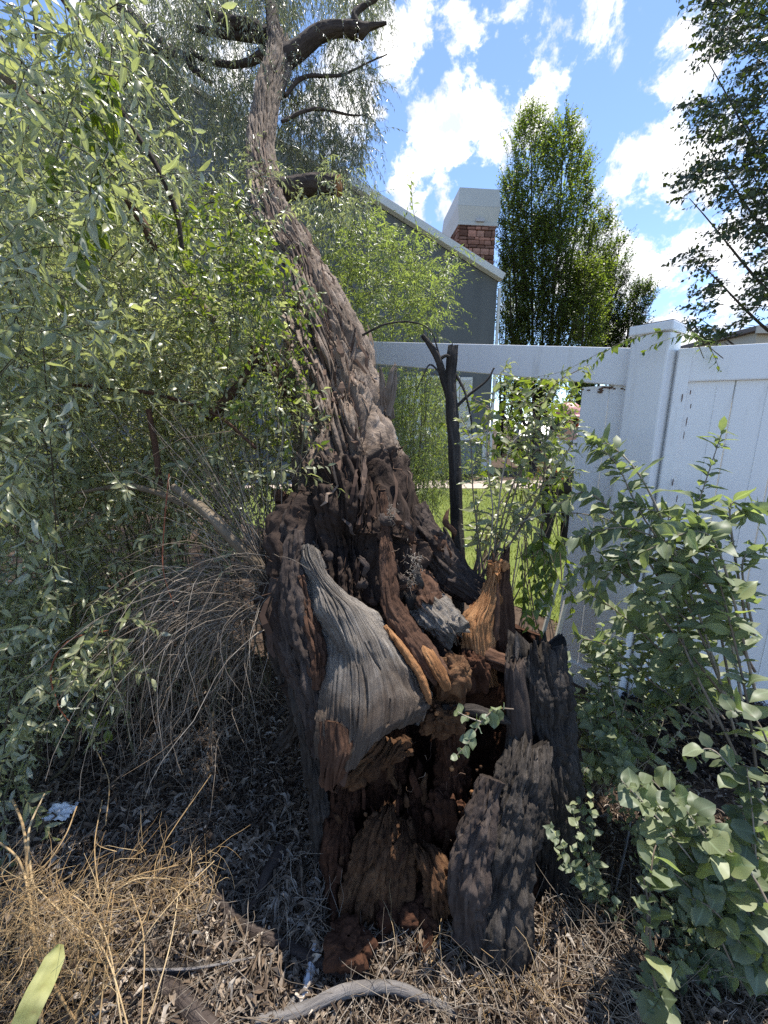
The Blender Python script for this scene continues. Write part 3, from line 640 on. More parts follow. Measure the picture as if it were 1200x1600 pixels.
# ------------------------------------------------------------------ parked cars beyond the lawn
def car(name, label, u, d, ang, paint):
    c = W(u, 665, d); t = thing(name, (c[0], c[1], 0), label, 'car', 'cars parked far behind the fence')
    R = Matrix.Rotation(ang, 3, 'Z')
    prof = [(-2.2, .35), (-2.25, .75), (-2.05, 1.0), (-1.45, 1.05), (-.75, 1.62), (.9, 1.66), (1.55, 1.1), (2.15, .98), (2.25, .6), (2.2, .35)]
    def loft(pr, w0, w1, zc, mat, nm, parent):
        V = []; k = len(pr)
        for s in (-1, -.9, .9, 1):
            for (x, z) in pr:
                w = (w0 if z < zc else w1) * (1 if abs(s) < 1 else 1)
                p = R @ Vector((x * (.97 if abs(s) == 1 else 1), s * w, z - (.03 if abs(s) == 1 and z > .4 else 0))); V.append((p.x + c[0], p.y + c[1], p.z))
        F = [grid_quads(4, k, True), np.arange(k)[None, ::-1], (3 * k + np.arange(k))[None]]
        return put(nm, mesh_np(nm, V, F, mat), parent)
    body = loft(prof, .88, .70, 1.15, paint, 'body', t)
    loft([(-1.35, 1.08), (-.72, 1.56), (.86, 1.60), (1.42, 1.12)], .90, .74, 1.2, 'glass', 'windows', t)
    for x in (-1.4, 1.4):
        for s in (-1, 1):
            p = R @ Vector((x, s * .8, .33)); ax = R @ Vector((0, 1, 0)); 
            V = []; th = np.linspace(0, 2 * np.pi, 20, endpoint=False)
            for o, r in ((-.1, .28), (-.08, .33), (.08, .33), (.1, .28)):
                for a in th:
                    q = R @ Vector((x + r * math.cos(a), s * .8 + o, .33 + r * math.sin(a))); V.append((q.x + c[0], q.y + c[1], q.z))
            w = put('wheel', mesh_np('wheel', V, [grid_quads(4, 20, True), np.arange(20)[None, ::-1], (60 + np.arange(20))[None]], 'tyre'), t)
            q = R @ Vector((x, s * .88, .33)); box('rim', (q.x + c[0], q.y + c[1], q.z), [tuple(R @ Vector((1, 0, 0))), tuple(ax), (0, 0, 1)], (.3, .09, .3), 'steel', w, .04)
    for s in (-1, 1):
        q = R @ Vector((2.2, s * .6, .75)); box('headlight', (q.x + c[0], q.y + c[1], q.z), [tuple(R @ Vector((1, 0, 0))), tuple(R @ Vector((0, 1, 0))), (0, 0, 1)], (.08, .3, .14), 'paper', t, .02)
car('parked_car', 'black car parked far behind, seen left of the worker', 836, 19.0, 1.3, 'car_paint')
car('parked_car', 'dark car parked far behind, right of the pink helmet', 905, 17.0, 1.7, 'car_paint')

# ------------------------------------------------------------------ worker on the lawn
def skin_mesh(name, joints, edges, mat, sub=2):
    me = bpy.data.meshes.new(name); me.from_pydata([j[:3] for j in joints], edges, []); o = bpy.data.objects.new(name, me); COL.objects.link(o)
    md = o.modifiers.new('s', 'SKIN'); md.use_smooth_shade = True
    sv = me.skin_vertices[0].data
    for i, j in enumerate(joints): sv[i].radius = (j[3], j[4] if len(j) > 4 else j[3])
    sv[0].use_root = True
    ss = o.modifiers.new('b', 'SUBSURF'); ss.levels = sub; ss.render_levels = sub
    dg = bpy.context.evaluated_depsgraph_get(); dg.update(); ev = o.evaluated_get(dg); out = bpy.data.meshes.new_from_object(ev)
    bpy.data.objects.remove(o); out.name = name; out.materials.clear(); out.materials.append(MAT[mat]); return out
def build_person():
    f = W(866, 858, 4.62); f[2] = .03; K = .885
    t = thing('person', f, 'worker in white shirt, dark trousers and pink helmet holding a chainsaw on the lawn', 'person')
    def J(x, y, z, r, r2=None): return (f[0] + x * K, f[1] + y * K, f[2] + z * K, r * K, (r2 or r) * K)
    body = [J(0, 0, .95, .13, .11), J(0, .0, 1.2, .14, .11), J(0, .0, 1.42, .15, .10), J(0, -.01, 1.53, .06), J(.0, -.03, 1.60, .075, .09), J(.0, -.04, 1.70, .075, .09),
            J(-.19, 0, 1.43, .06), J(-.27, -.02, 1.17, .045), J(-.20, .20, 1.0, .036), J(-.17, .26, .97, .024, .036),
            J(.19, 0, 1.43, .06), J(.27, .02, 1.17, .045), J(.14, .24, 1.05, .036), J(.08, .28, 1.03, .024, .036),
            J(-.10, 0, .88, .10), J(-.13, -.03, .48, .068), J(-.14, .02, .09, .045), J(-.14, -.06, .03, .035),
            J(.10, 0, .88, .10), J(.13, -.03, .48, .068), J(.14, .02, .09, .045), J(.14, -.06, .03, .035)]
    E = [(0, 1), (1, 2), (2, 3), (3, 4), (4, 5), (2, 6), (6, 7), (7, 8), (8, 9), (2, 10), (10, 11), (11, 12), (12, 13), (0, 14), (14, 15), (15, 16), (16, 17), (0, 18), (18, 19), (19, 20), (20, 21)]
    for h in (9, 13):                                    # five fingers and a thumb that leaves the side of the palm
        bx, by, bz = (np.array(body[h][:3]) - f) / K
        for k in range(4):
            x = bx + (-.03 + .02 * k); i = len(body)
            body += [J(x, by + .05, bz - .01, .009), J(x, by + .075 - .004 * abs(k - 1.5), bz - .035, .008)]; E += [(h, i), (i, i + 1)]
        s = 1 if h == 9 else -1; i = len(body); body += [J(bx + s * .04, by + .02, bz - .005, .010), J(bx + s * .05, by + .05, bz - .02, .009)]; E += [(h, i), (i, i + 1)]
    put('body', skin_mesh('body', body, E, 'skin'), t)
    def grow(ids, ed, g, mat, nm, mod=None):
        js = [list(body[i]) for i in ids]
        for j in js: j[3] += g; j[4] += g
        if mod: mod(js)
        return put(nm, skin_mesh(nm, js, ed, mat), t)
    def sleeves(js):
        for a, b in ((3, 4), (5, 6)): js[b][:3] = [.35 * x + .65 * y for x, y in zip(js[a][:3], js[b][:3])]
        js[0][2] += .02
    grow([0, 1, 2, 6, 7, 10, 11], [(0, 1), (1, 2), (2, 3), (3, 4), (2, 5), (5, 6)], .028, 'shirt', 'shirt', sleeves)
    grow([0, 14, 15, 16, 18, 19, 20], [(0, 1), (1, 2), (2, 3), (0, 4), (4, 5), (5, 6)], .022, 'trousers', 'trousers', lambda js: js[0].__setitem__(2, js[0][2] - .04))
    for s in (-1, 1): limb('boot', [tuple(J(s * .14, .09, .03, 0)[:3]) + (.045,), tuple(J(s * .14, .0, .045, 0)[:3]) + (.055,), tuple(J(s * .14, -.10, .03, 0)[:3]) + (.045,), tuple(J(s * .14, -.17, .02, 0)[:3]) + (.02,)], 'boot', t, n=24, m=16, amp=0, smooth=True)
    # helmet: shell, brim, ear muffs, visor mesh
    hc = np.array(J(0, -.04, 1.72, 0)[:3]); n, m_ = 14, 28
    ph = np.linspace(.02, 1.62, n)[:, None]; th = np.linspace(0, 2 * np.pi, m_, endpoint=False)[None]
    rr = 1 + .04 * (np.abs(np.sin(th * 3)) ** 6) * np.sin(ph)
    V = np.stack([.125 * np.sin(ph) * np.cos(th) * rr, .15 * np.sin(ph) * np.sin(th) * rr, .13 * np.cos(ph) * rr], -1) + hc
    hm = put('helmet', mesh_np('helmet', V.reshape(-1, 3), [grid_quads(n, m_, True)], 'helmet', True), t)
    a = np.linspace(0, 2 * np.pi, 28, endpoint=False)
    V = np.stack([np.stack([r * .125 * np.cos(a), r * .15 * np.sin(a) * (1 + .25 * (np.sin(a) < 0) * (r > 1)), np.full(28, z)], -1) for r, z in ((1.0, 0), (1.28, -.02), (1.28, -.03), (1.0, -.012))]) + hc
    put('brim', mesh_np('brim', V.reshape(-1, 3), [grid_quads(4, 28, True)], 'helmet', True), hm)
    for s in (-1, 1): box('ear_muff', hc + np.array([s * .115, .0, -.09]), [(1, 0, 0), (0, 1, 0), (0, 0, 1)], (.05, .08, .10), 'black_plastic' if s < 0 else 'orange', hm, .02)
    put('hair', chunk_mesh('hair', hc + np.array([0, .03, -.07]), (.095, .095, .07), 'hair', 3, .1, 12), t)
    # lettering across the back
    cu = bpy.data.curves.new('lettering', 'FONT'); cu.body = 'S   MI'; cu.size = .105; cu.align_x = 'CENTER'; cu.extrude = .002
    o = bpy.data.objects.new('lettering', cu); COL.objects.link(o); dg = bpy.context.evaluated_depsgraph_get(); dg.update()
    me = bpy.data.meshes.new_from_object(o.evaluated_get(dg)); bpy.data.objects.remove(o); me.materials.clear(); me.materials.append(MAT['shirt_print'])
    for v in me.vertices: v.co = Vector((f[0] + v.co.x, f[1] - .146 + .35 * v.co.x ** 2, f[2] + 1.03 + v.co.y))
    put('lettering', me, t)
    # belt
    ringp = [(f[0] + .155 * math.cos(x), f[1] + .13 * math.sin(x), f[2] + .885, .02) for x in np.linspace(0, 2 * np.pi, 14)]
    limb('belt', ringp, 'black_plastic', t, n=50, m=8, amp=0, hint=(0, 0, 1), smooth=True, cap=False)
    # chainsaw held at the hip
    s = np.array(J(-.12, .10, .98, 0)[:3]); c = thing('chainsaw', s, 'orange chainsaw held at the worker\'s hip', 'chainsaw')
    X = nrm(np.array([.9, .35, -.1])); Y = nrm(np.cross((0, 0, 1), X)); Z = np.cross(X, Y); ax = [X, Y, Z]
    box('engine_housing', s + Z * .0 - Y * .14 + X * .06, ax, (.24, .15, .15), 'orange', c, .03)
    box('rear_handle', s - X * .14 - Y * .14 + Z * .02, ax, (.20, .04, .04), 'black_plastic', c, .015)
    box('air_filter_cover', s + X * .03 - Y * .14 + Z * .1, ax, (.16, .11, .06), 'black_plastic', c, .02)
    ph = [tuple(s + X * .1 - Y * (.14 + .11 * math.cos(a)) + Z * (.02 + .14 * math.sin(a))) + (.013,) for a in np.linspace(-.3, 3.4, 9)]
    limb('front_handle', ph, 'black_plastic', c, n=40, m=8, amp=0, smooth=True)
    b = box('guide_bar', s + X * .38 - Y * .14 - Z * .03, ax, (.42, .008, .07), 'steel', c, .003)
    box('chain', s + X * .385 - Y * .14 - Z * .03, ax, (.44, .006, .085), 'black_plastic', c, .002)
build_person()

# ------------------------------------------------------------------ white vinyl fence
PB = np.array([1.20, 1.87, 0.])
DL = nrm(np.array([-.62, .785, 0.])); NL = np.array([-DL[1], DL[0], 0.])          # broken wing runs away to the left
NL = NL if NL @ (-PB) > 0 else -NL
DR = nrm(np.array([.93, -.37, 0.])); NR = np.array([DR[1], -DR[0], 0.]); NR = NR if NR @ (-PB) > 0 else -NR
UPV = np.array([0, 0, 1.])
def build_fence():
    p = thing('fence_post', PB, 'white vinyl corner post with flat cap between the two fence panels', 'fence post')
    ax = [DL, -NL, UPV]; w = .15
    box('shaft', PB + UPV * .88, ax, (w, w, 1.90), 'vinyl', p, .008)
    c = box('cap', PB + UPV * 1.845, ax, (w + .018, w + .018, .04), 'vinyl', p, .006)
    b = .5 * (w + .012); V = [PB + UPV * 1.867 + DL * sx * b + NL * sy * b for sx, sy in ((-1, -1), (1, -1), (1, 1), (-1, 1))] + [PB + UPV * 1.882]
    put('cap_top', mesh_np('cap_top', V, [np.array([[0, 1, 4], [1, 2, 4], [2, 3, 4], [3, 0, 4]])], 'vinyl'), c)
    # channel where the right panel meets the post
    o = PB + DR * .105 + NR * .02
    box('channel', o + UPV * .86, [DR, -NR, UPV], (.05, .06, 1.80), 'vinyl', p, .006)
    # grime in the corner
    for k in range(9):
        q = o + DR * RNG.uniform(.0, .05) + NR * .033 + UPV * RNG.uniform(1.0, 1.62)
        put('grime', chunk_mesh('grime', q, (.0022, .0012, RNG.uniform(.005, .022)), 'dirt_stain', k, .5, 6), p)
    # right panel, boards upright in a top and bottom rail
    r = thing('white_fence', PB + DR * .9, 'upright white vinyl board panel on the right side of the post', 'fence', 'white vinyl fence wings')
    zt = 1.765; s0 = .13; L = 2.3
    axr = [DR, -NR, UPV]
    box('top_rail', PB + DR * (s0 + L / 2) + UPV * (zt - .07), axr, (L, .055, .14), 'vinyl', r, .006)
    box('bottom_rail', PB + DR * (s0 + L / 2) + UPV * .10, axr, (L, .055, .16), 'vinyl', r, .006)
    s = s0 + .004; k = 0
    while s < s0 + L - .05:
        bw = .172; b = box('board', PB + DR * (s + bw / 2) + UPV * .88 - NR * .001, axr, (bw - .004, .022, 1.5), 'vinyl', r, .004)
        for q in (.64,): box('groove', PB + DR * (s + bw * q) + UPV * .88 + NR * .0105, axr, (.0022, .004, 1.46), 'vinyl', b, 0)
        s += bw; k += 1
    # broken panel: its top rail still reaches the trunk, only two boards hang on
    l = thing('broken_fence', PB + DL * .3, 'broken white vinyl panel whose bare top rail runs into the trunk', 'fence', 'white vinyl fence wings')
    A = PB + DL * .078 + UPV * 1.70 ; B = W(572, 551, 3.25)
    X = nrm(B - A); Z = nrm(UPV - X * (X @ UPV)); Y = np.cross(Z, X); Y = Y if Y @ NL > 0 else -Y
    Ln = np.linalg.norm(B - A)
    box('top_rail', (A + B) / 2, [X, -Y, Z], (Ln, .05, .165), 'vinyl', l, .006)
    put('rail_tear', sheet_mesh('rail_tear', [[(572, 536, 3.24), (584, 536, 3.22)], [(566, 551, 3.24), (584, 551, 3.22)], [(575, 567, 3.24), (584, 567, 3.22)]], 'vinyl', 30, 12, .012, .004, .01, .05, .004, (0, 0, .02, 0), 4, False), l)
    s = .080
    for k, (bw, zb) in enumerate(((.09, .05), (.135, .04))):
        c0 = PB + DL * (s + bw / 2); hgt = 1.63 - zb
        box('board', c0 + UPV * (zb + hgt / 2) - NL * .004 * (k), [DL, -NL, UPV], (bw - .004, .022, hgt), 'vinyl', l, .004); s += bw
    box('bottom_rail', PB + DL * .19 + UPV * .07, [DL, -NL, UPV], (.23, .05, .13), 'vinyl', l, .006)
    for k in range(18):
        q = PB + DL * RNG.uniform(.09, .30) + NL * .012 + UPV * (1.615 + RNG.normal() * .008)
        put('grime', chunk_mesh('grime', q, (.012, .0012, .0035), 'dirt_stain', k, .5, 6), l)
    # torn boards lying against the stump
    for k, (a, b_, wd) in enumerate([((846, 1000, 1.85), (872, 905, 1.9), .03), ((862, 1030, 1.75), (884, 940, 1.8), .035), ((838, 960, 1.95), (850, 930, 1.95), .04)]):
        a = W(*a); b_ = W(*b_); X = nrm(b_ - a); Y = nrm(np.cross(X, (0.6, -.8, 0))); Z = np.cross(X, Y)
        box('board_scrap', (a + b_) / 2, [X, Y, Z], (np.linalg.norm(b_ - a), wd, .008), 'beige', None, .002,
            label=['pale torn board scrap nearest the stump top, beside the fence', 'lowest pale board scrap leaning at the fence foot', 'short pale board scrap behind the other two'][k], cat='board scrap', group='torn board scraps')
build_fence()

# ================================================================== THE LEANING BROKEN TREE
TB = G(620, 1330)
tree = thing('leaning_tree', (TB[0], TB[1] + .1, 0), 'huge rough-barked willow trunk broken at the base and leaning away over the fence', 'tree')
TR = [(1085, 500, 705, 1.48), (1000, 440, 707, 1.52), (950, 415, 677, 1.54), (900, 418, 672, 1.56), (850, 432, 656, 1.60), (800, 466, 646, 1.64), (750, 464, 626, 1.72), (700, 464, 608, 1.80),
      (650, 461, 592, 1.90), (600, 456, 581, 2.0), (550, 450, 568, 2.10), (500, 441, 543, 2.25), (450, 439, 519, 2.42), (400, 422, 487, 2.68), (350, 403, 463, 3.0), (300, 394, 440, 3.35),
      (250, 388, 430, 3.65), (200, 392, 432, 3.85), (150, 397, 438, 4.0), (100, 416, 455, 4.15), (60, 419, 450, 4.3)]
def build_trunk():
    pts = [(*W((a + b) / 2, v, d), (b - a) / 2 / FPX * d) for (v, a, b, d) in TR]
    n, m = 880, 400
    A = catmull(np.array(pts), n); P = A[:, :3]; r = A[:, 3]
    T = nrm(np.gradient(P, axis=0)); h = np.array([1., 0, 0]); a1 = nrm(h - T * (T @ h)[:, None]); a2 = nrm(np.cross(T, a1))   # a2 points away or up
    th = np.linspace(0, 2 * np.pi, m, endpoint=False); ct, st = np.cos(th), np.sin(th)
    s = np.concatenate([[0], np.cumsum(np.linalg.norm(np.diff(P, axis=0), axis=1))]); f = s / s[-1]
    vv = np.interp(np.linspace(0, len(TR) - 1, n), np.arange(len(TR)), [t[0] for t in TR])      # height up the trunk
    tw = .5 * s[:, None]
    rc = np.full((n, 1), .22)
    co = np.stack([rc * np.cos(th + tw), rc * np.sin(th + tw), np.repeat(s[:, None], m, 1)], -1)
    d = a1[:, None] * ct[None, :, None] + a2[:, None] * st[None, :, None]
    low = (np.clip((vv - 660) / 190, 0, 1) ** 1.2)[:, None]                       # wet, rotten lower stretch
    up = 1 - low
    bark = plates(co, .032, .50, 2); bark2 = plates(co, .014, .22, 9)
    amp = np.interp(vv, [60, 300, 450, 620, 760, 1085], [.022, .034, .058, .072, .055, .035])[:, None]
    wq = co.copy(); wv = np.stack([fbm(co * [5, 5, 2.2], 2, 51), fbm(co * [5, 5, 2.2], 2, 52)], -1) - .5; wq[..., :2] += wv * .10
    def fur(ac, al, wd, sd):
        x = np.clip(np.abs(2 * fbm(wq / np.array([ac, ac, al]), 2, sd) - 1) / wd, 0, 1); return x ** .8
    ridge = .55 * fur(.075, .75, .20, 53) + .34 * fur(.036, .45, .22, 57) + .22 * fur(.018, .25, .28, 59)
    disp = amp * 1.5 * (ridge - .90) + amp * .16 * (bark2 - .6)
    fib = fbm(co * np.array([110, 110, 10]), 2, 31) - .5
    disp += .018 * fib + .008 * (fbm(co * np.array([230, 230, 26]), 2, 33) - .5)
    disp += low * (.085 * (fbm(co * 6, 4, 21) - .5) + .07 * (np.abs(2 * fbm(co * [10, 10, 6], 3, 23) - 1) - .25) + .045 * (np.abs(2 * fbm(co * [26, 26, 18], 3, 27) - 1) - .25) + .025 * (fbm(co * 70, 2, 24) - .5))
    disp += up * .03 * (fbm(co * [5, 5, 1.4], 2, 26) - .5) * 2
    # burl, clefts and flares where they stand on the trunk: (v, angle, dv, dangle, height)
    ang = th[None]
    def bump(v0, a0, dv, da, hgt):
        dA = (ang - a0 + np.pi) % (2 * np.pi) - np.pi
        return hgt * np.exp(-((vv[:, None] - v0) / dv) ** 2 - (dA / da) ** 2)
    fr = 1.5 * np.pi if (a2[n // 3] @ (np.array([0, 0, CAMH]) - P[n // 3])) < 0 else .5 * np.pi     # angle that faces the viewer
    sg = 1 if fr > np.pi else -1                                          # +: towards the right flank
    disp += bump(815, fr - sg * .45, 38, .45, .06) + bump(865, fr - sg * .8, 45, .5, .03) + bump(775, fr - sg * .1, 20, .3, .035)
    disp += bump(715, fr + sg * .55, 40, .13, -.085) + bump(790, fr + sg * .45, 45, .16, -.10) + bump(660, fr - sg * .95, 60, .12, -.06) + bump(600, fr + sg * .1, 55, .07, -.035)
    disp += bump(860, fr - sg * .05, 38, .5, -.12) + bump(900, fr + sg * .5, 40, .35, -.08) + bump(930, fr + sg * .05, 60, .5, -.09) + bump(1010, fr + sg * .3, 60, .6, -.14)
    disp += bump(540, fr + sg * .2, 45, .09, -.035) + bump(500, fr - sg * .7, 60, .1, -.05) + bump(720, fr + sg * 1.2, 90, .5, .03)
    V = P[:, None] + d * (r[:, None] + disp)[..., None]
    rag = (fbm(np.stack([ct * 5, st * 5, ct * 0], -1), 4, 3) - .5) * .35
    k = 60; V[:k] += (T[:k, None] * (np.linspace(1, 0, k)[:, None] ** 1.5 * rag[None])[..., None])
    zone = np.clip(np.interp(vv, [600, 700, 800, 900], [0.0, .32, .75, 1]), 0, 1)
    me = mesh_np('trunk', V.reshape(-1, 3), [grid_quads(n, m, True)], 'bark_upper', True, {'co': co.reshape(-1, 3), 'zone': np.repeat(zone, m)})
    put('trunk', me, tree)
    return V, d, T, vv, th, fr, sg
TV, TD, TT, TVV, TTH, TFR, TSG = build_trunk()

def build_bark_strips():
    """loose strips of bark and torn fibre lifting off the trunk"""
    rs = np.random.default_rng(5); n, m = TV.shape[:2]
    strips = []; fine = []
    for k in range(420):
        i = int(rs.integers(10, n - 170)); v = TVV[i]
        if rs.random() > np.interp(v, [100, 350, 500, 700, 800, 1000], [.15, .3, .7, .9, 1, 1]): continue
        j = int((TFR + rs.normal() * .8) / (2 * np.pi) * m) % m
        L = int(rs.uniform(18, 70) * (1 if v < 720 else .55)); lift = rs.uniform(.004, .022) * (1 if v < 720 else 1.5)
        if i + L >= n: continue
        c = []; jj = j + np.linspace(0, rs.normal() * 5, 7)
        for q, ii in enumerate(np.linspace(i, i + L, 7).astype(int)):
            t = q / 6; l = lift * (.3 + 1.3 * (t if rs.random() < .9 else 1 - t) ** 2) + .004
            c.append(TV[ii, int(jj[q]) % m] + TD[ii, int(jj[q]) % m] * l + rs.normal(size=3) * .003)
        (strips if len(strips) < 90 and L > 28 else fine).append(c)
    for c in strips:
        P = np.array(c); w = rs.uniform(.004, .011); T = nrm(np.gradient(P, axis=0)); view = nrm(np.array([0, 0, CAMH]) - P[3]); sd = nrm(np.cross(T, view))
        ww = w * np.array([.3, .8, 1, .95, .8, .55, .1])[:, None] * (1 + .3 * rs.normal(size=(7, 1)))
        nn = np.cross(sd, T) * .003
        V = np.concatenate([P - sd * ww, P + sd * ww, P + sd * ww - nn, P - sd * ww - nn]).reshape(4, 7, 3).transpose(1, 0, 2)
        me = mesh_np('bark_strip', V.reshape(-1, 3), [grid_quads(7, 4, True)], 'splinter', False, {'rnd': np.full(28, rs.random() * (.9 if P[3][2] > 1.2 else .4))})
        put('bark_strip', me, tree)
    P = np.array(fine); put('bark_fibres', tubes('bark_fibres', P, rs.uniform(.0015, .004, len(P)), .0006, 'splinter', 3, rs.random(len(P)) * np.where(P[:, 3, 2] > 1.2, .9, .45)), tree, kind='stuff')
build_bark_strips()

def build_tree_parts():
    # ---- upper limbs
    L = lambda nm, pts, **k: limb(nm, px(*pts), 'bark_dark', tree, **{**dict(n=120, m=26, amp=.012, across=.02, along=.14), **k})
    L('limb', [(434, 90, 4.15, .11), (428, 50, 4.3, .075), (424, 0, 4.5, .065), (422, -80, 4.8, .05)])
    L('limb', [(440, 95, 4.15, .10), (470, 75, 4.15, .085), (500, 52, 4.15, .075), (535, 45, 4.15, .062), (560, 48, 4.15, .07), (578, 42, 4.15, .03), (604, 36, 4.15, .012)])
    L('limb', [(420, 55, 4.3, .06), (395, 40, 4.4, .06), (350, 32, 4.5, .05), (318, 10, 4.7, .045), (300, -30, 4.9, .04)])
    L('limb', [(420, 62, 4.4, .045), (380, 56, 4.5, .042), (340, 52, 4.6, .035), (295, 42, 4.8, .028)])
    L('limb', [(418, 80, 4.3, .05), (385, 98, 4.5, .035), (345, 100, 4.7, .03), (310, 88, 4.8, .025), (290, 70, 5, .02)])
    L('limb', [(300, 95, 4.9, .05), (260, 75, 5.0, .06), (215, 35, 5.2, .07), (170, -10, 5.4, .08)])
    L('limb', [(330, 130, 4.6, .02), (270, 85, 4.8, .05), (200, 70, 5.1, .06)])
    L('limb', [(560, 45, 4.15, .03), (555, 20, 4.15, .03), (590, -5, 4.2, .02)])
    L('limb', [(445, 150, 4.05, .02), (475, 120, 4.1, .018), (530, 118, 4.2, .013), (570, 100, 4.3, .008), (605, 85, 4.3, .005)], m=10)
    L('limb', [(440, 190, 3.9, .016), (490, 170, 4.0, .014), (550, 180, 4.1, .008), (585, 178, 4.2, .004)], m=10)
    st = L('broken_stub', [(430, 300, 3.35, .085), (470, 292, 3.3, .078), (505, 287, 3.25, .072), (528, 291, 3.2, .07)], n=70, m=40)
    e = W(529, 291, 3.19); put('torn_end', chunk_mesh('torn_end', e, (.03, .06, .07), 'wood_orange', 5, .35, 26), st)
    # ---- pale bare wood slab
    slab = put('bare_wood_slab', sheet_mesh('bare_wood_slab', [
        [(466, 852, 1.33), (476, 852, 1.31), (487, 854, 1.31), (494, 858, 1.33)],
        [(468, 880, 1.32), (480, 878, 1.28), (495, 878, 1.28), (510, 884, 1.31)],
        [(474, 915, 1.30), (495, 912, 1.24), (520, 912, 1.24), (545, 925, 1.29)],
        [(488, 960, 1.27), (520, 955, 1.19), (560, 955, 1.19), (592, 968, 1.26)],
        [(504, 1010, 1.23), (540, 1005, 1.14), (590, 1005, 1.14), (628, 1015, 1.22)],
        [(508, 1050, 1.20), (550, 1048, 1.11), (610, 1048, 1.11), (652, 1055, 1.19)],
        [(498, 1100, 1.17), (550, 1100, 1.08), (620, 1095, 1.08), (668, 1092, 1.17)],
        [(497, 1150, 1.14), (545, 1155, 1.06), (615, 1140, 1.06), (664, 1115, 1.16)],
        [(498, 1238, 1.12), (532, 1232, 1.06), (600, 1160, 1.07), (652, 1132, 1.17)]], 'wood_grey', 300, 240, .05, .006, .012, .45, .024, (.0, .12, .012, .035), 3, False, .010), tree)
    put('lower_lip', sheet_mesh('lower_lip', [
        [(497, 1120, 1.15), (520, 1125, 1.085), (545, 1135, 1.075), (560, 1150, 1.10)],
        [(496, 1165, 1.13), (518, 1168, 1.06), (545, 1170, 1.055), (562, 1172, 1.09)],
        [(499, 1200, 1.12), (515, 1205, 1.055), (535, 1203, 1.055), (548, 1195, 1.09)],
        [(503, 1232, 1.12), (515, 1236, 1.07), (528, 1230, 1.07), (538, 1216, 1.10)]], 'bark_brown', 120, 70, .05, .016, .012, .12, .02, (.08, .06, .0, .02), 6, False), tree)
    # pale fresh edge along the slab
    limb('splintered_edge', px((602, 978, 1.24, .008), (630, 1015, 1.19, .011), (655, 1052, 1.16, .012), (668, 1085, 1.15, .010), (672, 1100, 1.15, .006)), 'wood_orange', tree, n=120, m=24, amp=.010, across=.005, along=.03, lump=.004, lumps=.03)
    # ---- fibrous brown ribbon hanging out of the cavity
    limb('rotten_ribbon', px((598, 770, 1.40, .010), (602, 830, 1.36, .016), (606, 890, 1.31, .026), (612, 945, 1.27, .032), (640, 990, 1.23, .034), (668, 1030, 1.20, .036), (690, 1062, 1.18, .030)), 'bark_brown', tree, n=260, m=60, flat=.7, amp=.010, across=.007, along=.05, lump=.008, lumps=.05, ragged=(0, .02), seed=4)
    limb('ribbon_face', px((655, 1000, 1.215, .010), (675, 1030, 1.175, .018), (692, 1060, 1.15, .017), (700, 1078, 1.15, .01)), 'wood_orange', tree, n=90, m=40, flat=.6, amp=.006, across=.006, along=.03, seed=5)
    # ---- rope-like bark running down the left flank into the ground
    for k, (pp) in enumerate([
        [(460, 800, 1.42, .035), (448, 870, 1.38, .045), (446, 950, 1.34, .05), (464, 1030, 1.30, .045), (488, 1100, 1.27, .036), (498, 1160, 1.27, .028)],
        [(462, 830, 1.35, .025), (458, 900, 1.30, .035), (466, 970, 1.26, .036), (486, 1040, 1.22, .03), (497, 1110, 1.2, .024), (498, 1180, 1.2, .015)],
        [(436, 880, 1.48, .036), (432, 960, 1.45, .042), (444, 1040, 1.43, .04), (465, 1110, 1.42, .035), (450, 1150, 1.5, .025), (428, 1172, 1.6, .012)],
        [(470, 900, 1.28, .016), (482, 960, 1.25, .022), (497, 1020, 1.2, .02), (500, 1075, 1.19, .012)],
        [(455, 1000, 1.33, .03), (470, 1090, 1.3, .034), (488, 1180, 1.29, .03), (498, 1260, 1.3, .03), (500, 1330, 1.32, .03)]]):
        limb('bark_rope', px(*pp), ['bark_dark', 'bark_dark', 'char', 'bark_brown', 'char'][k], tree, n=180, m=56, amp=.016, across=.010, along=.10, lump=.016, lumps=.08, seed=10 + k, crag=.012)
    # ---- right root arm and torn block
    limb('root_arm', px((640, 800, 1.62, .07), (672, 850, 1.58, .075), (705, 895, 1.54, .068), (735, 920, 1.5, .055), (765, 945, 1.46, .04)), 'bark_dark', tree, n=180, m=70, amp=.018, across=.010, along=.12, lump=.014, lumps=.08, seed=20, crag=.014)
    limb('torn_block', px((632, 905, 1.46, .035), (660, 935, 1.40, .06), (690, 968, 1.34, .062), (712, 990, 1.30, .05)), 'wood_grey', tree, n=120, m=64, flat=.8, amp=.014, across=.010, along=.07, lump=.014, lumps=.06, ragged=(0, .04), seed=21, crag=.012)
    limb('torn_block', px((640, 880, 1.5, .03), (655, 915, 1.42, .05), (668, 950, 1.36, .05)), 'bark_brown', tree, n=80, m=50, amp=.02, across=.010, along=.05, lump=.02, lumps=.05, ragged=(.03, .03), seed=22)
    # loose rags of bark in the dark hollow above the slab
    for k in range(30):
        u = RNG.uniform(470, 700); v = RNG.uniform(780, 985); d = 1.36 - .0005 * (v - 800) + RNG.uniform(-.02, .05) + abs(u - 590) * .0006
        dv = RNG.uniform(12, 42); du = RNG.normal() * 14; r = RNG.uniform(.006, .02)
        limb('bark_rag', px((u, v, d, r * .4), (u + du * .4 + RNG.normal() * 5, v + dv * .4, d - .015, r), (u + du * .8 + RNG.normal() * 5, v + dv * .8, d - .01, r * .8), (u + du, v + dv, d + .01, r * .15)),
             RNG.choice(['bark_dark', 'bark_brown', 'char', 'bark_dark']), tree, n=30, m=18, flat=RNG.uniform(.15, .3), amp=.005, across=.004, along=.03, lump=.008, lumps=.03, ragged=(.02, .03), seed=200 + k)
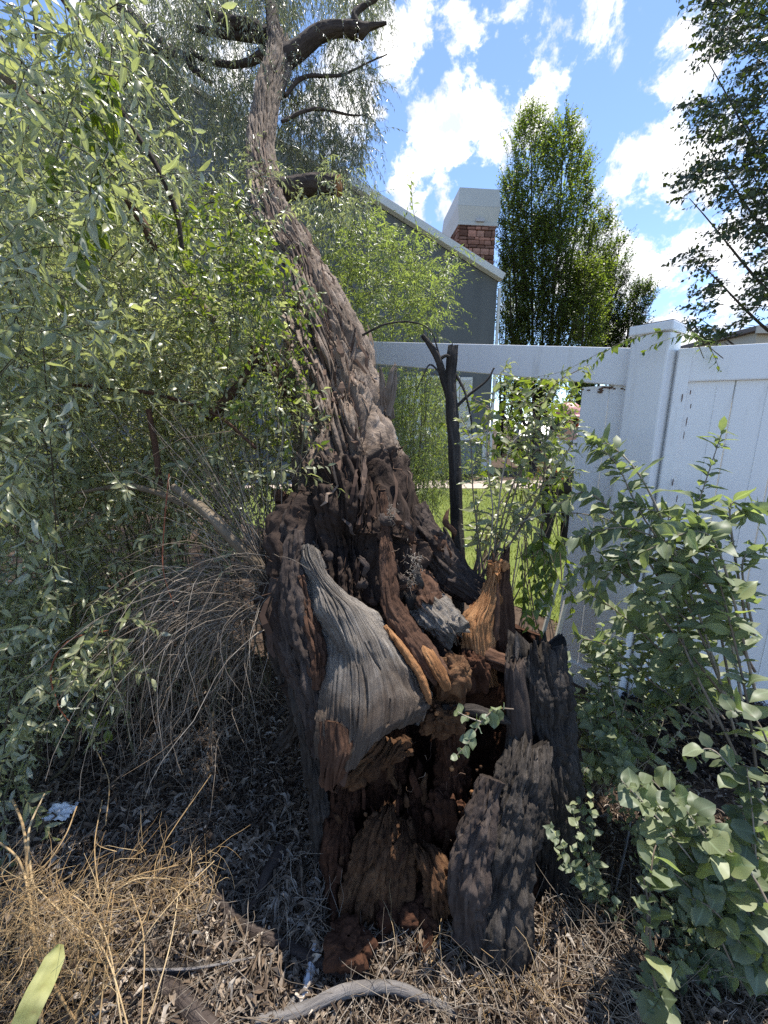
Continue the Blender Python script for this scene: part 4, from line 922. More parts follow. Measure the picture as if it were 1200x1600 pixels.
    for k, (u, v, z) in enumerate([(612, 800, .016), (648, 880, .022), (640, 905, .015)]):
        # tufts of pale fungus threads
        P0 = np.repeat(W(u, v, 1.32 + .01 * k)[None], 60, 0) + RNG.normal(size=(60, 3)) * [z * .7, z * .5, z * 1.2]
        put('pale_fibre_tuft', tubes('pale_fibre_tuft', sprays(P0, RNG.normal(size=(60, 3)) + [0, -.6, 0], RNG.uniform(.006, .022, 60), 5, .6, .9), .0009, .0004, 'twig_grey', 3, np.full(60, 1.)), tree, kind='stuff')
    # peeled shred standing off the right side of the trunk
    for k, pp in enumerate([[(612, 655, 1.80, .016), (607, 620, 1.78, .018), (612, 585, 1.77, .012), (617, 572, 1.77, .004)], [(600, 640, 1.80, .014), (598, 605, 1.79, .014), (594, 575, 1.79, .004)], [(606, 650, 1.79, .012), (616, 610, 1.77, .010), (619, 578, 1.77, .003)]]):
        limb('peeled_shred', px(*pp), 'bark_upper', tree, n=70, m=22, flat=.35, amp=.008, across=.004, along=.05, ragged=(0, .02), seed=30 + k)
    # short broken stub on the left
    limb('side_stub', px((470, 640, 1.95, .05), (440, 600, 1.95, .045), (412, 560, 1.95, .04), (398, 540, 1.95, .034)), 'bark_brown', tree, n=80, m=40, amp=.012, across=.010, ragged=(0, .03), seed=33)
    limb('side_stub', px((455, 790, 1.62, .03), (440, 778, 1.56, .028), (434, 774, 1.53, .024)), 'bark_brown', tree, n=40, m=30, amp=.008, across=.010, ragged=(0, .015), seed=34)
build_tree_parts()

# ------------------------------------------------------------------ hollow rotten stump still in the ground
SB = G(760, 1450)
stump = thing('rotten_stump', (SB[0], SB[1], 0), 'hollow rotten stump with crumbling rust-brown core at the foot of the leaning trunk', 'stump')
def build_stump():
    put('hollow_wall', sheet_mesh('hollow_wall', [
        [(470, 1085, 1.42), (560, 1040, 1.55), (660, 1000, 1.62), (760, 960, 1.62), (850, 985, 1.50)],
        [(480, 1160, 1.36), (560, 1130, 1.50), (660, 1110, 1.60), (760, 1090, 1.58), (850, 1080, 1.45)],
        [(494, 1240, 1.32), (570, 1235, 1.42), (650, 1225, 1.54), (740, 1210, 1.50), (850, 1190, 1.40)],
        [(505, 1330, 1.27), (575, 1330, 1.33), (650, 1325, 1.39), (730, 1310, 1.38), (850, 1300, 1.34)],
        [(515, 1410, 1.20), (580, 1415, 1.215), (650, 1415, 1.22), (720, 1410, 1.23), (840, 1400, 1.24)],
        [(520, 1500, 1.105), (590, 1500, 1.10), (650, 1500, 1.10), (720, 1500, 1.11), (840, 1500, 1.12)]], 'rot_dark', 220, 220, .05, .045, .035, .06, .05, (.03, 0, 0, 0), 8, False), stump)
    C = lambda nm, u, v, d, sz, mt, sd, amp=.35, res=84: put(nm, chunk_mesh(nm, W(u, v, d), sz, mt, sd, amp, res), stump)
    for k, (pp, mt) in enumerate([
        ([(560, 1455, 1.19, .055), (568, 1400, 1.20, .065), (585, 1340, 1.22, .06), (600, 1290, 1.25, .045), (606, 1262, 1.27, .02)], 'rot'),
        ([(600, 1440, 1.21, .05), (615, 1370, 1.22, .06), (628, 1310, 1.26, .045), (630, 1285, 1.28, .02)], 'rot'),
        ([(685, 1430, 1.18, .035), (682, 1385, 1.17, .042), (672, 1345, 1.18, .036), (660, 1325, 1.2, .015)], 'rot'),
        ([(640, 1440, 1.23, .06), (650, 1360, 1.27, .06), (655, 1290, 1.33, .05), (650, 1230, 1.4, .03)], 'rot_dark'),
        ([(530, 1440, 1.22, .05), (530, 1350, 1.27, .05), (535, 1270, 1.32, .045), (545, 1200, 1.36, .04), (560, 1150, 1.38, .03)], 'rot_dark'),
        ([(600, 1250, 1.42, .06), (605, 1190, 1.42, .07), (610, 1130, 1.42, .06)], 'rot_dark'),
        ([(700, 1300, 1.32, .05), (706, 1240, 1.33, .055), (708, 1180, 1.33, .05), (700, 1130, 1.3, .03)], 'rot_dark'),
        ([(640, 1170, 1.26, .03), (600, 1175, 1.24, .035), (560, 1200, 1.24, .03), (540, 1215, 1.25, .02)], 'rot')]):
        limb('rotten_core', px(*pp), mt, stump, n=150, m=90, flat=.85, amp=.014, across=.010, along=.07, lump=.022, lumps=.06, ragged=(.02, .035), seed=70 + k, crag=.020)
    for k in range(70):                                    # splinters of crumbling brown wood standing in the hollow
        u = RNG.uniform(520, 720); v = RNG.uniform(1170, 1440); d = np.interp(v, [1150, 1250, 1350, 1440], [1.36, 1.30, 1.21, 1.17]) + RNG.uniform(-.02, .05)
        h = RNG.uniform(14, 48); r = RNG.uniform(.004, .014); du = RNG.normal() * 7
        limb('rot_splinter', px((u, v + h, d, r), (u + du * .5 + RNG.normal() * 3, v + h * .4, d - .008, r), (u + du, v, d + .005, r * .25)), RNG.choice(['rot', 'rot_dark', 'rot', 'bark_brown', 'rot_dark']), stump,
             n=26, m=14, flat=RNG.uniform(.4, .8), amp=.005, across=.004, along=.03, ragged=(.008, .014), seed=300 + k)
    C('rotten_core', 705, 1060, 1.24, (.05, .05, .065), 'rot', 7); C('rotten_core', 695, 1120, 1.25, (.075, .06, .05), 'rot', 8); C('rotten_core', 735, 1050, 1.35, (.05, .05, .07), 'rot_dark', 9)
    pass
    C('rotten_core', 630, 1420, 1.2, (.10, .06, .06), 'rot_dark', 13); C('rotten_core', 545, 1475, 1.08, (.06, .05, .035), 'rot_dark', 14); C('rotten_core', 700, 1270, 1.3, (.06, .05, .07), 'rot_dark', 15)
    # crumbs of red rot
    for k in range(0, 60, 3):
        if k < 22: u, v = RNG.uniform(655, 690), RNG.uniform(1070, 1135); d = 1.16
        elif k < 45: u, v = RNG.uniform(700, 760), RNG.uniform(1170, 1270); d = 1.21
        else: u, v = RNG.uniform(540, 720), RNG.uniform(1250, 1440); d = 1.19
        r = RNG.uniform(.002, .008); C('rot_crumb', u, v, d + RNG.uniform(-.02, .03), (r, r * .7, r * 1.1), RNG.choice(['rot', 'rot', 'wood_orange']), k, .4, 7)
    # standing shell on the right: tall rear plank, front lobe
    limb('shell_plank', px((866, 1420, 1.30, .085), (866, 1300, 1.30, .088), (858, 1200, 1.31, .092), (848, 1110, 1.33, .094), (842, 1050, 1.34, .093), (840, 1012, 1.35, .088)), 'char', stump, n=260, m=150, flat=.75, amp=.020, across=.018, along=.22, lump=.018, lumps=.10, ragged=(0, .07), seed=41, crag=.018)
    limb('shell_plank', px((818, 1300, 1.30, .035), (814, 1200, 1.28, .04), (808, 1110, 1.27, .035), (804, 1040, 1.28, .03)), 'bark_dark', stump, n=140, m=60, amp=.010, across=.02, along=.3, lump=.006, ragged=(0, .03), seed=42)
    limb('front_lobe', px((768, 1475, 1.14, .10), (772, 1420, 1.15, .105), (780, 1370, 1.16, .095), (795, 1310, 1.17, .09), (812, 1250, 1.19, .082), (824, 1200, 1.21, .072), (830, 1165, 1.24, .058)), 'char', stump, n=240, m=160, flat=.8, amp=.018, across=.013, along=.30, lump=.03, lumps=.11, ragged=(0, .06), seed=43, crag=.015)
    limb('front_lobe', px((738, 1450, 1.15, .05), (730, 1390, 1.13, .055), (742, 1330, 1.14, .05), (760, 1265, 1.16, .04), (768, 1215, 1.19, .025)), 'bark_dark', stump, n=160, m=90, amp=.013, across=.011, along=.25, lump=.028, lumps=.07, seed=44, crag=.014)
    # splintered spike
    put('splinter_spike', sheet_mesh('splinter_spike', [
        [(768, 872, 1.42), (772, 870, 1.41), (776, 874, 1.42)], [(762, 905, 1.42), (770, 905, 1.40), (778, 908, 1.42)], [(742, 940, 1.41), (762, 942, 1.38), (780, 945, 1.42)],
        [(720, 975, 1.38), (750, 978, 1.35), (778, 980, 1.41)], [(722, 1030, 1.36), (752, 1030, 1.34), (778, 1035, 1.40)], [(728, 1080, 1.36), (755, 1080, 1.35), (778, 1085, 1.40)]], 'wood_orange', 150, 70, .03, .012, .008, .10, .012, (.12, .1, .02, .02), 11, False), stump)
    limb('splinter_spike', px((790, 1040, 1.46, .045), (788, 980, 1.46, .04), (785, 930, 1.46, .032), (786, 890, 1.46, .022), (790, 868, 1.46, .01)), 'bark_brown', stump, n=160, m=60, flat=.6, amp=.012, across=.010, along=.12, ragged=(0, .05), seed=46)
    put('torn_face', chunk_mesh('torn_face', W(787, 883, 1.44), (.022, .015, .022), 'wood_orange', 6, .4, 16), stump)
    limb('splinter_spike', px((772, 1000, 1.40, .018), (773, 940, 1.40, .016), (772, 895, 1.41, .010), (771, 868, 1.41, .003)), 'bark_brown', stump, n=90, m=30, flat=.6, amp=.008, across=.008, ragged=(0, .02), seed=47)
    # ledges and dark roots inside
    limb('root_ledge', px((720, 1005, 1.4, .03), (760, 1025, 1.38, .03), (800, 1040, 1.36, .025)), 'bark_brown', stump, n=80, m=36, amp=.012, across=.010, seed=48)
    limb('root_ledge', px((690, 1108, 1.24, .014), (740, 1110, 1.25, .015), (800, 1128, 1.26, .012)), 'char', stump, n=80, m=24, amp=.008, across=.008, seed=49)
    limb('root_ledge', px((700, 1050, 1.48, .05), (760, 1080, 1.46, .05), (810, 1090, 1.42, .05)), 'rot_dark', stump, n=80, m=36, amp=.02, across=.02, lump=.03, seed=50)
    for k, (u0, v0, u1, v1, d) in enumerate([(688, 835, 705, 895, 1.62), (693, 825, 708, 880, 1.64), (680, 850, 700, 905, 1.6)]):
        limb('broken_shard', px((u1, v1, d, .022), ((u0 + u1) / 2 + 3, (v0 + v1) / 2, d, .018), (u0, v0, d, .004)), 'char', stump, n=60, m=24, flat=.6, amp=.008, across=.008, ragged=(0, .02), seed=52 + k)
    # hanging root threads
    P0 = np.concatenate([fill(20, [(520, 1160), (720, 1140), (740, 1330), (540, 1330)], 1.2, 1.32), fill(20, [(600, 850), (700, 850), (700, 960), (600, 960)], 1.28, 1.36)])
    put('root_threads', tubes('root_threads', sprays(P0, RNG.normal(size=(40, 3)) + [0, -.3, -.8], RNG.uniform(.02, .07, 40), 7, .8, .8), .0011, .0005, 'splinter'), stump, kind='stuff')
build_stump()

# ------------------------------------------------------------------ bare dark stem standing by the rail
def build_dead_stem():
    b = W(717, 898, 1.95)
    t = thing('dead_sapling', (b[0], b[1], 0), 'bare charcoal-dark forked stem standing upright in front of the white rail', 'dead sapling')
    g = b.copy(); g[2] = -.03
    limb('stem', [tuple(g) + (.034,)] + px((717, 898, 1.95, .031), (713, 800, 1.95, .0305), (710, 700, 1.95, .030), (706, 640, 1.95, .029), (704, 600, 1.95, .027), (706, 560, 1.94, .026), (708, 541, 1.94, .024)), 'char', t, n=220, m=44, amp=.0035, across=.008, along=.12, seed=60, ragged=(0, .012))
    limb('fork', px((703, 622, 1.95, .02), (694, 595, 1.95, .018), (686, 565, 1.94, .017), (676, 545, 1.93, .015), (660, 524, 1.92, .010)), 'char', t, n=90, m=26, amp=.003, across=.008, seed=61)
    limb('fork', px((686, 562, 1.94, .009), (696, 556, 1.93, .008), (704, 558, 1.92, .008)), 'char', t, n=30, m=14, amp=.002, across=.008, seed=62)
    for pp in [[(708, 640, 1.95, .009), (735, 615, 1.93, .007), (760, 595, 1.9, .005), (772, 575, 1.9, .004)], [(712, 585, 1.95, .008), (726, 612, 1.93, .006), (735, 650, 1.92, .004), (738, 685, 1.92, .002)],
               [(690, 585, 1.94, .005), (672, 570, 1.93, .004), (660, 590, 1.92, .003), (650, 612, 1.92, .002)], [(688, 560, 1.94, .005), (672, 516, 1.9, .0025), (640, 503, 1.88, .004), (605, 506, 1.88, .0045), (585, 514, 1.88, .005), (566, 524, 1.9, .006)]]:
        limb('branchlet', px(*pp), 'char', t, n=50, m=10, amp=.0015, across=.006, seed=63)
build_dead_stem()

# ================================================================== FOLIAGE
def shrub(name, label, root, poly, d0, d1, n, per, L, asp, mat, droop=.6, wig=.4, tl=(.2, .5), dirm=(0, 0, .4), singles=0, tmpl=HI, nst=20, tw='twig_green',
          catg='shrub', parent=None, clump=0, hang=.3, r0=.0022, shape=(0, .8, 1, .75, .35, 0), key='silver', crown='foliage'):
    t = parent or thing(name, (root[0], root[1], root[2] if len(root) > 2 else 0), label, catg)
    P0 = fill(n, poly, d0, d1, clump=clump)
    dr = np.array(dirm) + RNG.normal(size=(n, 3)) * .7
    P = sprays(P0, dr, RNG.uniform(*tl, n), 7, droop, wig)
    put('twigs', tubes('twigs', P, RNG.uniform(.6, 1.3, n) * r0, r0 * .35, tw), t, kind='stuff')
    if nst:
        pick = P0[RNG.choice(n, nst, replace=False)]; rt = np.array([root[0], root[1], root[2] if len(root) > 2 else 0.])
        st = []
        for q in pick:
            a = rt + RNG.normal(size=3) * [.18, .15, .01]; mid = (a * .45 + q * .55) + RNG.normal(size=3) * .08 + [0, 0, .12]
            st.append(catmull(np.array([a, a * .75 + mid * .25 + RNG.normal(size=3) * .05, mid, q]), 14))
        put('stems', tubes('stems', np.array(st), RNG.uniform(.003, .008, nst), .0015, tw, 5), t, kind='stuff')
    d = leaves_on(P, per, L, asp, .8, hang)
    if singles:
        a, d = split_large(d, singles); single_leaves(a, t, mat, shape, key + mat)
    put(crown, leaf_mesh(crown, d, tmpl, mat), t, kind='stuff')
    return t
# crown of the leaning tree: weeping sprays far up
shrub('', '', (0, 4.5, 4.6), [(150, -60), (470, -60), (460, 60), (400, 120), (395, 190), (380, 260), (330, 330), (230, 300), (170, 200), (140, 60)], 4.0, 6.4, 2600, 22, .068, .2, 'leaf_far', 1.6, .25, (.3, .7), (0, 0, -.3), tmpl=LO, nst=0, parent=tree, hang=.9, clump=.36, crown='crown')
shrub('', '', (0, 4.5, 4.6), [(430, 60), (470, 20), (560, 55), (585, 130), (575, 210), (540, 330), (470, 300), (430, 200)], 4.0, 5.2, 800, 20, .064, .2, 'leaf_far', 1.6, .25, (.25, .6), (0, 0, -.3), tmpl=LO, nst=0, parent=tree, hang=.9, clump=.40, crown='crown')
shrub('', '', (0, 4.5, 4.6), [(430, -60), (620, -60), (600, 30), (520, 40), (440, 60)], 4.2, 6.0, 420, 18, .06, .2, 'leaf_far', 1.5, .3, (.25, .5), (0, 0, -.3), tmpl=LO, nst=0, parent=tree, hang=.9, clump=.42, crown='crown')
shrub('', '', (0, 4.5, 4.6), [(300, 320), (420, 220), (440, 330), (500, 250), (590, 280), (580, 330), (430, 430), (330, 420)], 2.9, 3.8, 330, 20, .055, .22, 'leaf_silver', 1.2, .3, (.2, .45), (0, 0, -.1), tmpl=LO, nst=0, parent=tree, hang=.8, crown='crown')
# thicket left of the trunk
g1 = G(300, 1120)
shrub('willow_thicket', 'dense silver-green willow thicket filling the left side beside the trunk', g1,
      [(-80, 330), (60, 300), (250, 330), (400, 350), (445, 420), (450, 620), (430, 760), (330, 820), (250, 860), (230, 960), (120, 1060), (-80, 1120)], 1.55, 2.7, 2500, 20, .052, .33, 'leaf_silver', .7, .45, (.2, .5), (-.1, -.2, .1), nst=60, clump=.40)
shrub('willow_thicket', 'far willow shoots behind the thicket, pale and hanging below the grey house wall', G(250, 1000),
      [(-80, 60), (150, 120), (380, 330), (440, 380), (430, 560), (200, 560), (-80, 420)], 2.6, 3.8, 1300, 20, .06, .25, 'leaf_far', .9, .4, (.25, .6), (-.1, -.2, -.1), tmpl=LO, nst=30)
shrub('near_shrub', 'nearest silvery shrub with large narrow leaves along the left edge', G(-60, 1250),
      [(-90, -60), (200, -60), (215, 120), (190, 330), (150, 480), (110, 640), (60, 760), (-90, 820)], 1.0, 1.55, 250, 16, .062, .27, 'leaf_silver', .7, .35, (.18, .4), (.1, 0, -.1), singles=280, nst=16, r0=.0018, clump=.36)
shrub('corner_shrub', 'silvery leafy shrub low at the left edge above the dry stalks', G(-90, 1350),
      [(-70, 900), (90, 880), (190, 960), (210, 1080), (90, 1130), (40, 1250), (-70, 1290)], 1.25, 1.7, 190, 15, .052, .33, 'leaf_silver', .9, .4, (.12, .3), (.2, -.2, .0), singles=260, nst=14)
shrub('leafy_sucker', 'bright green leafy suckers in front of the left flank of the trunk', G(390, 1100),
      [(250, 350), (330, 310), (420, 330), (470, 440), (480, 560), (500, 640), (470, 720), (380, 700), (330, 560), (270, 480)], 1.45, 1.8, 170, 14, .034, .42, 'leaf_vine', .4, .45, (.1, .25), (0, -.1, .2), singles=200, nst=14, shape=(0, .85, 1, .7, 0), key='ov')
shrub('willow_sapling', 'feathery pale green willow growing between trunk and house', W(640, 800, 4.2)[:2],
      [(510, 350), (600, 345), (640, 390), (690, 400), (700, 460), (670, 530), (560, 540), (520, 450)], 3.2, 4.6, 620, 20, .055, .24, 'leaf_willow', .7, .4, (.2, .5), (0, 0, .3), tmpl=LO, nst=24, hang=.5)
shrub('drooping_willow', 'drooping pale green willow branches below the white rail right of trunk', W(640, 810, 3.8)[:2],
      [(590, 570), (690, 575), (700, 660), (710, 740), (690, 770), (640, 790), (600, 700)], 3.6, 4.8, 760, 20, .05, .22, 'leaf_willow', 1.2, .35, (.2, .5), (0, 0, -.2), tmpl=LO, nst=20, hang=.8)
for (a, lab) in (([(648, 390), (652, 360), (645, 325), (643, 290), (640, 270)], 'slender leafy willow tip rising against the sky left of chimney'),):
    t = thing('willow_shoot', W(650, 420, 3.2), lab, 'shoot'); P = catmull(np.array([W(u, v, 3.2) for u, v in a]), 9)[None]
    put('stem', tubes('stem', P, .003, .001, 'twig_green'), t); d = leaves_on(P, 26, .075, .22, .7, .5); single_leaves(d, t, 'leaf_willow', (0, .8, 1, .7, 0), 'wl')

shrub('gap_shrub', 'sunlit green shrub leaves filling the opening under the white rail', W(830, 900, 2.6)[:2],
      [(735, 640), (790, 585), (900, 600), (905, 780), (850, 800), (760, 790)], 2.3, 2.9, 70, 10, .075, .42, 'leaf_vine', .4, .4, (.15, .4), (0, 0, .4), singles=260, nst=16, shape=(0, .85, 1, .8, .4, 0), key='gap', r0=.003, tw='twig_grey')
def stems_plant(name, label, stems, L, asp, mat, gap=.035, singles=300, hang=.25, spread=1.0, shape=(0, .78, 1, .85, .45, 0), key='oval', r=.003, tw='twig_green', group=None, loc=None, catg='plant', wave=.03, face=.9):
    """plant on explicit stems [(u, v, d), ...], leaves along each"""
    pts = [np.array([W(*p) for p in s]) for s in stems]
    t = thing(name, pts[0][0] if loc is None else loc, label, catg, group)
    P = np.stack([catmull(p, 16) for p in pts]); put('stems', tubes('stems', P, r, r * .35, tw, 6), t)
    ds = []
    for q in P:
        ln = np.linalg.norm(np.diff(q, axis=0), axis=1).sum(); ds.append(leaves_on(q[None], max(4, int(ln / gap)), L, asp, spread, hang, t0=.12))
    d = cat(*ds); n_ = nrm(d['nrm'] + np.array([0, -1., .3]) * face * RNG.random((len(d['nrm']), 1))); d['nrm'] = nrm(n_ - d['dir'] * (d['dir'] * n_).sum(-1, keepdims=True)); a, b = split_large(d, singles); single_leaves(a, t, mat, shape, key + mat, wave=wave)
    if len(b['pos']): put('foliage', leaf_mesh('foliage', b, HI, mat), t, kind='stuff')
    return t
def fan(n, root, ends, d, jd=.1, up=20):
    out = []
    for k in range(n):
        e = ends[k % len(ends)]; eu, ev = e[0] + RNG.normal() * 18, e[1] + RNG.normal() * 18; ed = (e[2] if len(e) > 2 else d) + RNG.normal() * jd
        ru, rv, rd = root[0] + RNG.normal() * 14, root[1] + RNG.normal() * 6, root[2]
        out.append([(ru, rv, rd), (ru * .6 + eu * .4 + RNG.normal() * 12, rv * .6 + ev * .4 - up, rd * .6 + ed * .4), (ru * .25 + eu * .75, rv * .25 + ev * .75 - up, rd * .25 + ed * .75), (eu, ev, ed)])
    return out
stems_plant('climbing_vine', 'yellow-green backlit vine hanging down at the upper left', [[(165, 40, 1.3), (150, 120, 1.3), (152, 220, 1.3), (150, 320, 1.3), (152, 440, 1.32)], [(175, 70, 1.28), (165, 150, 1.28), (120, 200, 1.26), (100, 290, 1.28)], [(170, 100, 1.32), (178, 200, 1.33), (170, 300, 1.35), (165, 400, 1.38)], [(60, 230, 1.2), (90, 300, 1.2), (60, 400, 1.22)], [(120, 330, 1.25), (130, 420, 1.25), (80, 480, 1.25)]],
            .055, .55, 'leaf_vine', .017, 220, .4, 1.1, (0, .9, 1, .65, .25, 0), 'vine', .0016, loc=G(120, 1200), catg='vine')
# right of the stump
stems_plant('silverleaf_plant', 'tall grey-green plant with large oval leaves in front of the right fence panel', [
    [(1185, 1230, 1.15), (1168, 1100, 1.18), (1140, 970, 1.2), (1110, 860, 1.22), (1090, 800, 1.24)], [(1150, 1180, 1.2), (1060, 980, 1.3), (1075, 840, 1.32), (1100, 760, 1.32), (1130, 670, 1.33)],
    [(1150, 1150, 1.25), (1080, 930, 1.3), (1000, 800, 1.32), (960, 720, 1.36), (915, 690, 1.4)], [(1150, 1120, 1.3), (1100, 900, 1.32), (1000, 830, 1.3), (930, 830, 1.32), (880, 850, 1.34)],
    [(1160, 1100, 1.25), (1120, 900, 1.28), (1050, 810, 1.3), (970, 790, 1.33)], [(1140, 1100, 1.3), (1050, 900, 1.3), (980, 870, 1.3), (930, 930, 1.32)], [(1140, 1100, 1.3), (1010, 930, 1.28), (970, 850, 1.28)], [(1060, 950, 1.3), (980, 830, 1.33), (920, 770, 1.37), (868, 790, 1.4)], [(1070, 900, 1.3), (1010, 760, 1.33), (960, 700, 1.37), (930, 690, 1.4)], [(1090, 980, 1.3), (980, 900, 1.33), (920, 880, 1.36), (880, 920, 1.4)],
    [(1180, 1080, 1.2), (1130, 880, 1.22), (1090, 830, 1.22), (1010, 860, 1.22)], [(1170, 1000, 1.3), (1140, 800, 1.35), (1170, 795, 1.35), (1210, 785, 1.35)], [(1180, 1000, 1.3), (1160, 880, 1.3), (1200, 850, 1.3)], [(1180, 1050, 1.25), (1090, 900, 1.25), (1030, 940, 1.25)]] + fan(6, (1130, 1130, 1.4), [(930, 900, 1.42), (960, 960, 1.45), (1000, 900, 1.42), (1050, 960, 1.4), (900, 1000, 1.5), (1090, 1000, 1.4), (960, 820, 1.4), (1030, 780, 1.38)], 1.42, .04),
    .082, .48, 'leaf_grey', .0135, 300, .3, 1.0, loc=G(1190, 1280), r=.0042, tw='twig_grey')
stems_plant('arching_plant', 'long arching stem with oval green leaves springing from behind the stump', [
    [(752, 905, 1.62), (790, 835, 1.55), (850, 803, 1.48), (930, 806, 1.42), (985, 830, 1.38), (1030, 860, 1.35)], [(760, 900, 1.6), (770, 800, 1.55), (760, 700, 1.52), (775, 600, 1.52), (800, 565, 1.5)],
    [(750, 900, 1.62), (745, 800, 1.6), (770, 760, 1.58), (830, 770, 1.55)], [(765, 900, 1.6), (800, 760, 1.5), (850, 690, 1.46), (900, 640, 1.44)], [(748, 900, 1.6), (755, 830, 1.6), (800, 800, 1.55), (850, 850, 1.5), (860, 950, 1.48)],
    [(756, 900, 1.6), (740, 780, 1.58), (735, 690, 1.56), (720, 650, 1.55)], [(770, 890, 1.6), (840, 780, 1.5), (850, 700, 1.48), (830, 640, 1.47), (800, 610, 1.47)], [(780, 880, 1.58), (850, 760, 1.5), (890, 700, 1.46), (900, 660, 1.45)], [(770, 880, 1.6), (790, 720, 1.5), (830, 670, 1.48), (890, 680, 1.46)], [(775, 890, 1.6), (810, 800, 1.54), (870, 740, 1.48), (905, 740, 1.46)], [(765, 900, 1.6), (820, 720, 1.5), (860, 610, 1.46), (920, 570, 1.42)]],
    .066, .40, 'leaf_silver', .018, 300, .35, 1.0, loc=W(755, 905, 1.62) * [1, 1, 0], r=.0035, tw='twig_grey', shape=(0, .75, 1, .8, .4, 0), key='arch')
stems_plant('trailing_vine', 'thin leafy vine trailing over the white rail and post cap', [
    [(1130, 560, 1.62), (1090, 530, 1.62), (1050, 518, 1.62), (1000, 525, 1.62), (940, 550, 1.62), (880, 580, 1.62), (830, 590, 1.62)], [(1100, 560, 1.6), (1080, 525, 1.6), (1030, 535, 1.6), (1000, 555, 1.6)], [(1040, 515, 1.62), (960, 540, 1.6), (920, 580, 1.6), (890, 620, 1.6)],
    [(1080, 515, 1.65), (1110, 545, 1.65), (1125, 580, 1.64)], [(1070, 510, 1.66), (1095, 530, 1.66), (1135, 545, 1.66)]],
    .038, .42, 'leaf_vine', .022, 160, .8, .8, (0, .8, 1, .7, .3, 0), 'trail', .0016, catg='vine')
stems_plant('hanging_shoots', 'bright green leafy shoots hanging over the stump beside the fence', [[(830, 830, 1.5), (835, 900, 1.48), (842, 990, 1.46)], [(850, 835, 1.5), (862, 900, 1.48), (850, 960, 1.47)], [(815, 850, 1.52), (818, 920, 1.5), (825, 980, 1.48)], [(860, 820, 1.5), (885, 880, 1.46), (895, 960, 1.45)], [(845, 820, 1.5), (850, 880, 1.47), (840, 940, 1.46)]],
    .055, .42, 'leaf_vine', .012, 150, .7, .9, (0, .8, 1, .8, .4, 0), 'trail2', .002, catg='shoot', loc=W(840, 905, 1.6) * [1, 1, 0])
stems_plant('grey_leaf_plant', 'mass of small grey-green leaves between stump and mulch heap', fan(30, (960, 1240, 1.45), [(900, 1000, 1.5), (950, 1010, 1.55), (1000, 1000, 1.5), (1060, 1040, 1.5), (1120, 1060, 1.4), (910, 1100, 1.45), (970, 1170, 1.35), (900, 1200, 1.4), (1000, 1200, 1.3)], 1.5, .05),
    .052, .55, 'leaf_grey', .014, 300, .25, 1.0, r=.0022, tw='twig_grey')
stems_plant('broadleaf_plant', 'broad rounded grey-green leaves on pale stems in the lower right corner', 
    [[(1080, 1640, .98), (1028, 1560, .93), (1015, 1440, .93), (1020, 1340, .96), (1035, 1300, 1.0)], [(1010, 1460, .93), (1012, 1410, .93), (1005, 1370, .94)], [(1230, 1480, .92), (1170, 1360, .98), (1080, 1280, 1.04), (1010, 1210, 1.08)], [(1230, 1300, 1.0), (1160, 1220, 1.05), (1110, 1170, 1.08), (1075, 1190, 1.1)],
     [(1230, 1250, 1.0), (1185, 1130, 1.05), (1140, 1110, 1.08)]] + fan(26, (1210, 1560, 1.02), [(1000, 1240), (1050, 1260), (1100, 1300), (1150, 1350), (1180, 1270), (1080, 1400), (1130, 1450), (1180, 1420), (1010, 1520), (1090, 1540), (1160, 1190), (1040, 1330)], 1.05, .05),
    .062, .70, 'leaf_grey', .020, 300, .25, 1.0, (0, .85, 1.0, 1.0, .7, 0), 'broad', .0035, tw='twig_grey')
stems_plant('ground_weed', 'low dark green weeds between the stump and the lower right leaves', fan(22, (930, 1420, 1.2), [(900, 1350), (950, 1390), (900, 1300), (980, 1440), (930, 1520), (900, 1250), (960, 1560), (1000, 1480)], 1.18, .04, 8), .035, .6, 'leaf_grey', .018, 200, .2, 1.0, r=.0015)
stems_plant('understory_weed', 'mat of small dull green leaves under the broad leaves at lower right', fan(46, (1130, 1470, 1.12), [(960, 1260, 1.3), (1000, 1300, 1.25), (1060, 1350, 1.2), (1120, 1300, 1.2), (1180, 1350, 1.15), (1010, 1420, 1.12), (1080, 1480, 1.08), (1150, 1540, 1.02), (1000, 1560, 1.0), (1190, 1220, 1.2), (1060, 1230, 1.3)], 1.15, .05, 10), .034, .55, 'leaf_grey', .013, 300, .2, 1.0, r=.0014, key='under')
stems_plant('stump_sprig', 'small grey-green sprig reaching across the rotten hollow of the stump', [[(802, 1108, 1.17), (775, 1108, 1.13), (752, 1128, 1.10), (735, 1155, 1.08), (712, 1182, 1.07)], [(752, 1128, 1.10), (730, 1120, 1.1), (715, 1112, 1.11)]], .038, .72, 'leaf_grey', .013, 40, .2, .9, r=.0022, tw='twig_grey', catg='sprig', shape=(0, .9, 1, .95, .6, 0), key='sprig')
stems_plant('ground_sprig', 'small dark green leaf cluster low in front of the dead twigs', [[(175, 1120, 1.5), (150, 1130, 1.47), (140, 1150, 1.45)], [(170, 1120, 1.5), (165, 1150, 1.46), (158, 1175, 1.44)], [(170, 1115, 1.5), (130, 1125, 1.46)]], .05, .55, 'leaf_vine', .02, 40, .3, .9, r=.0018, catg='sprig')

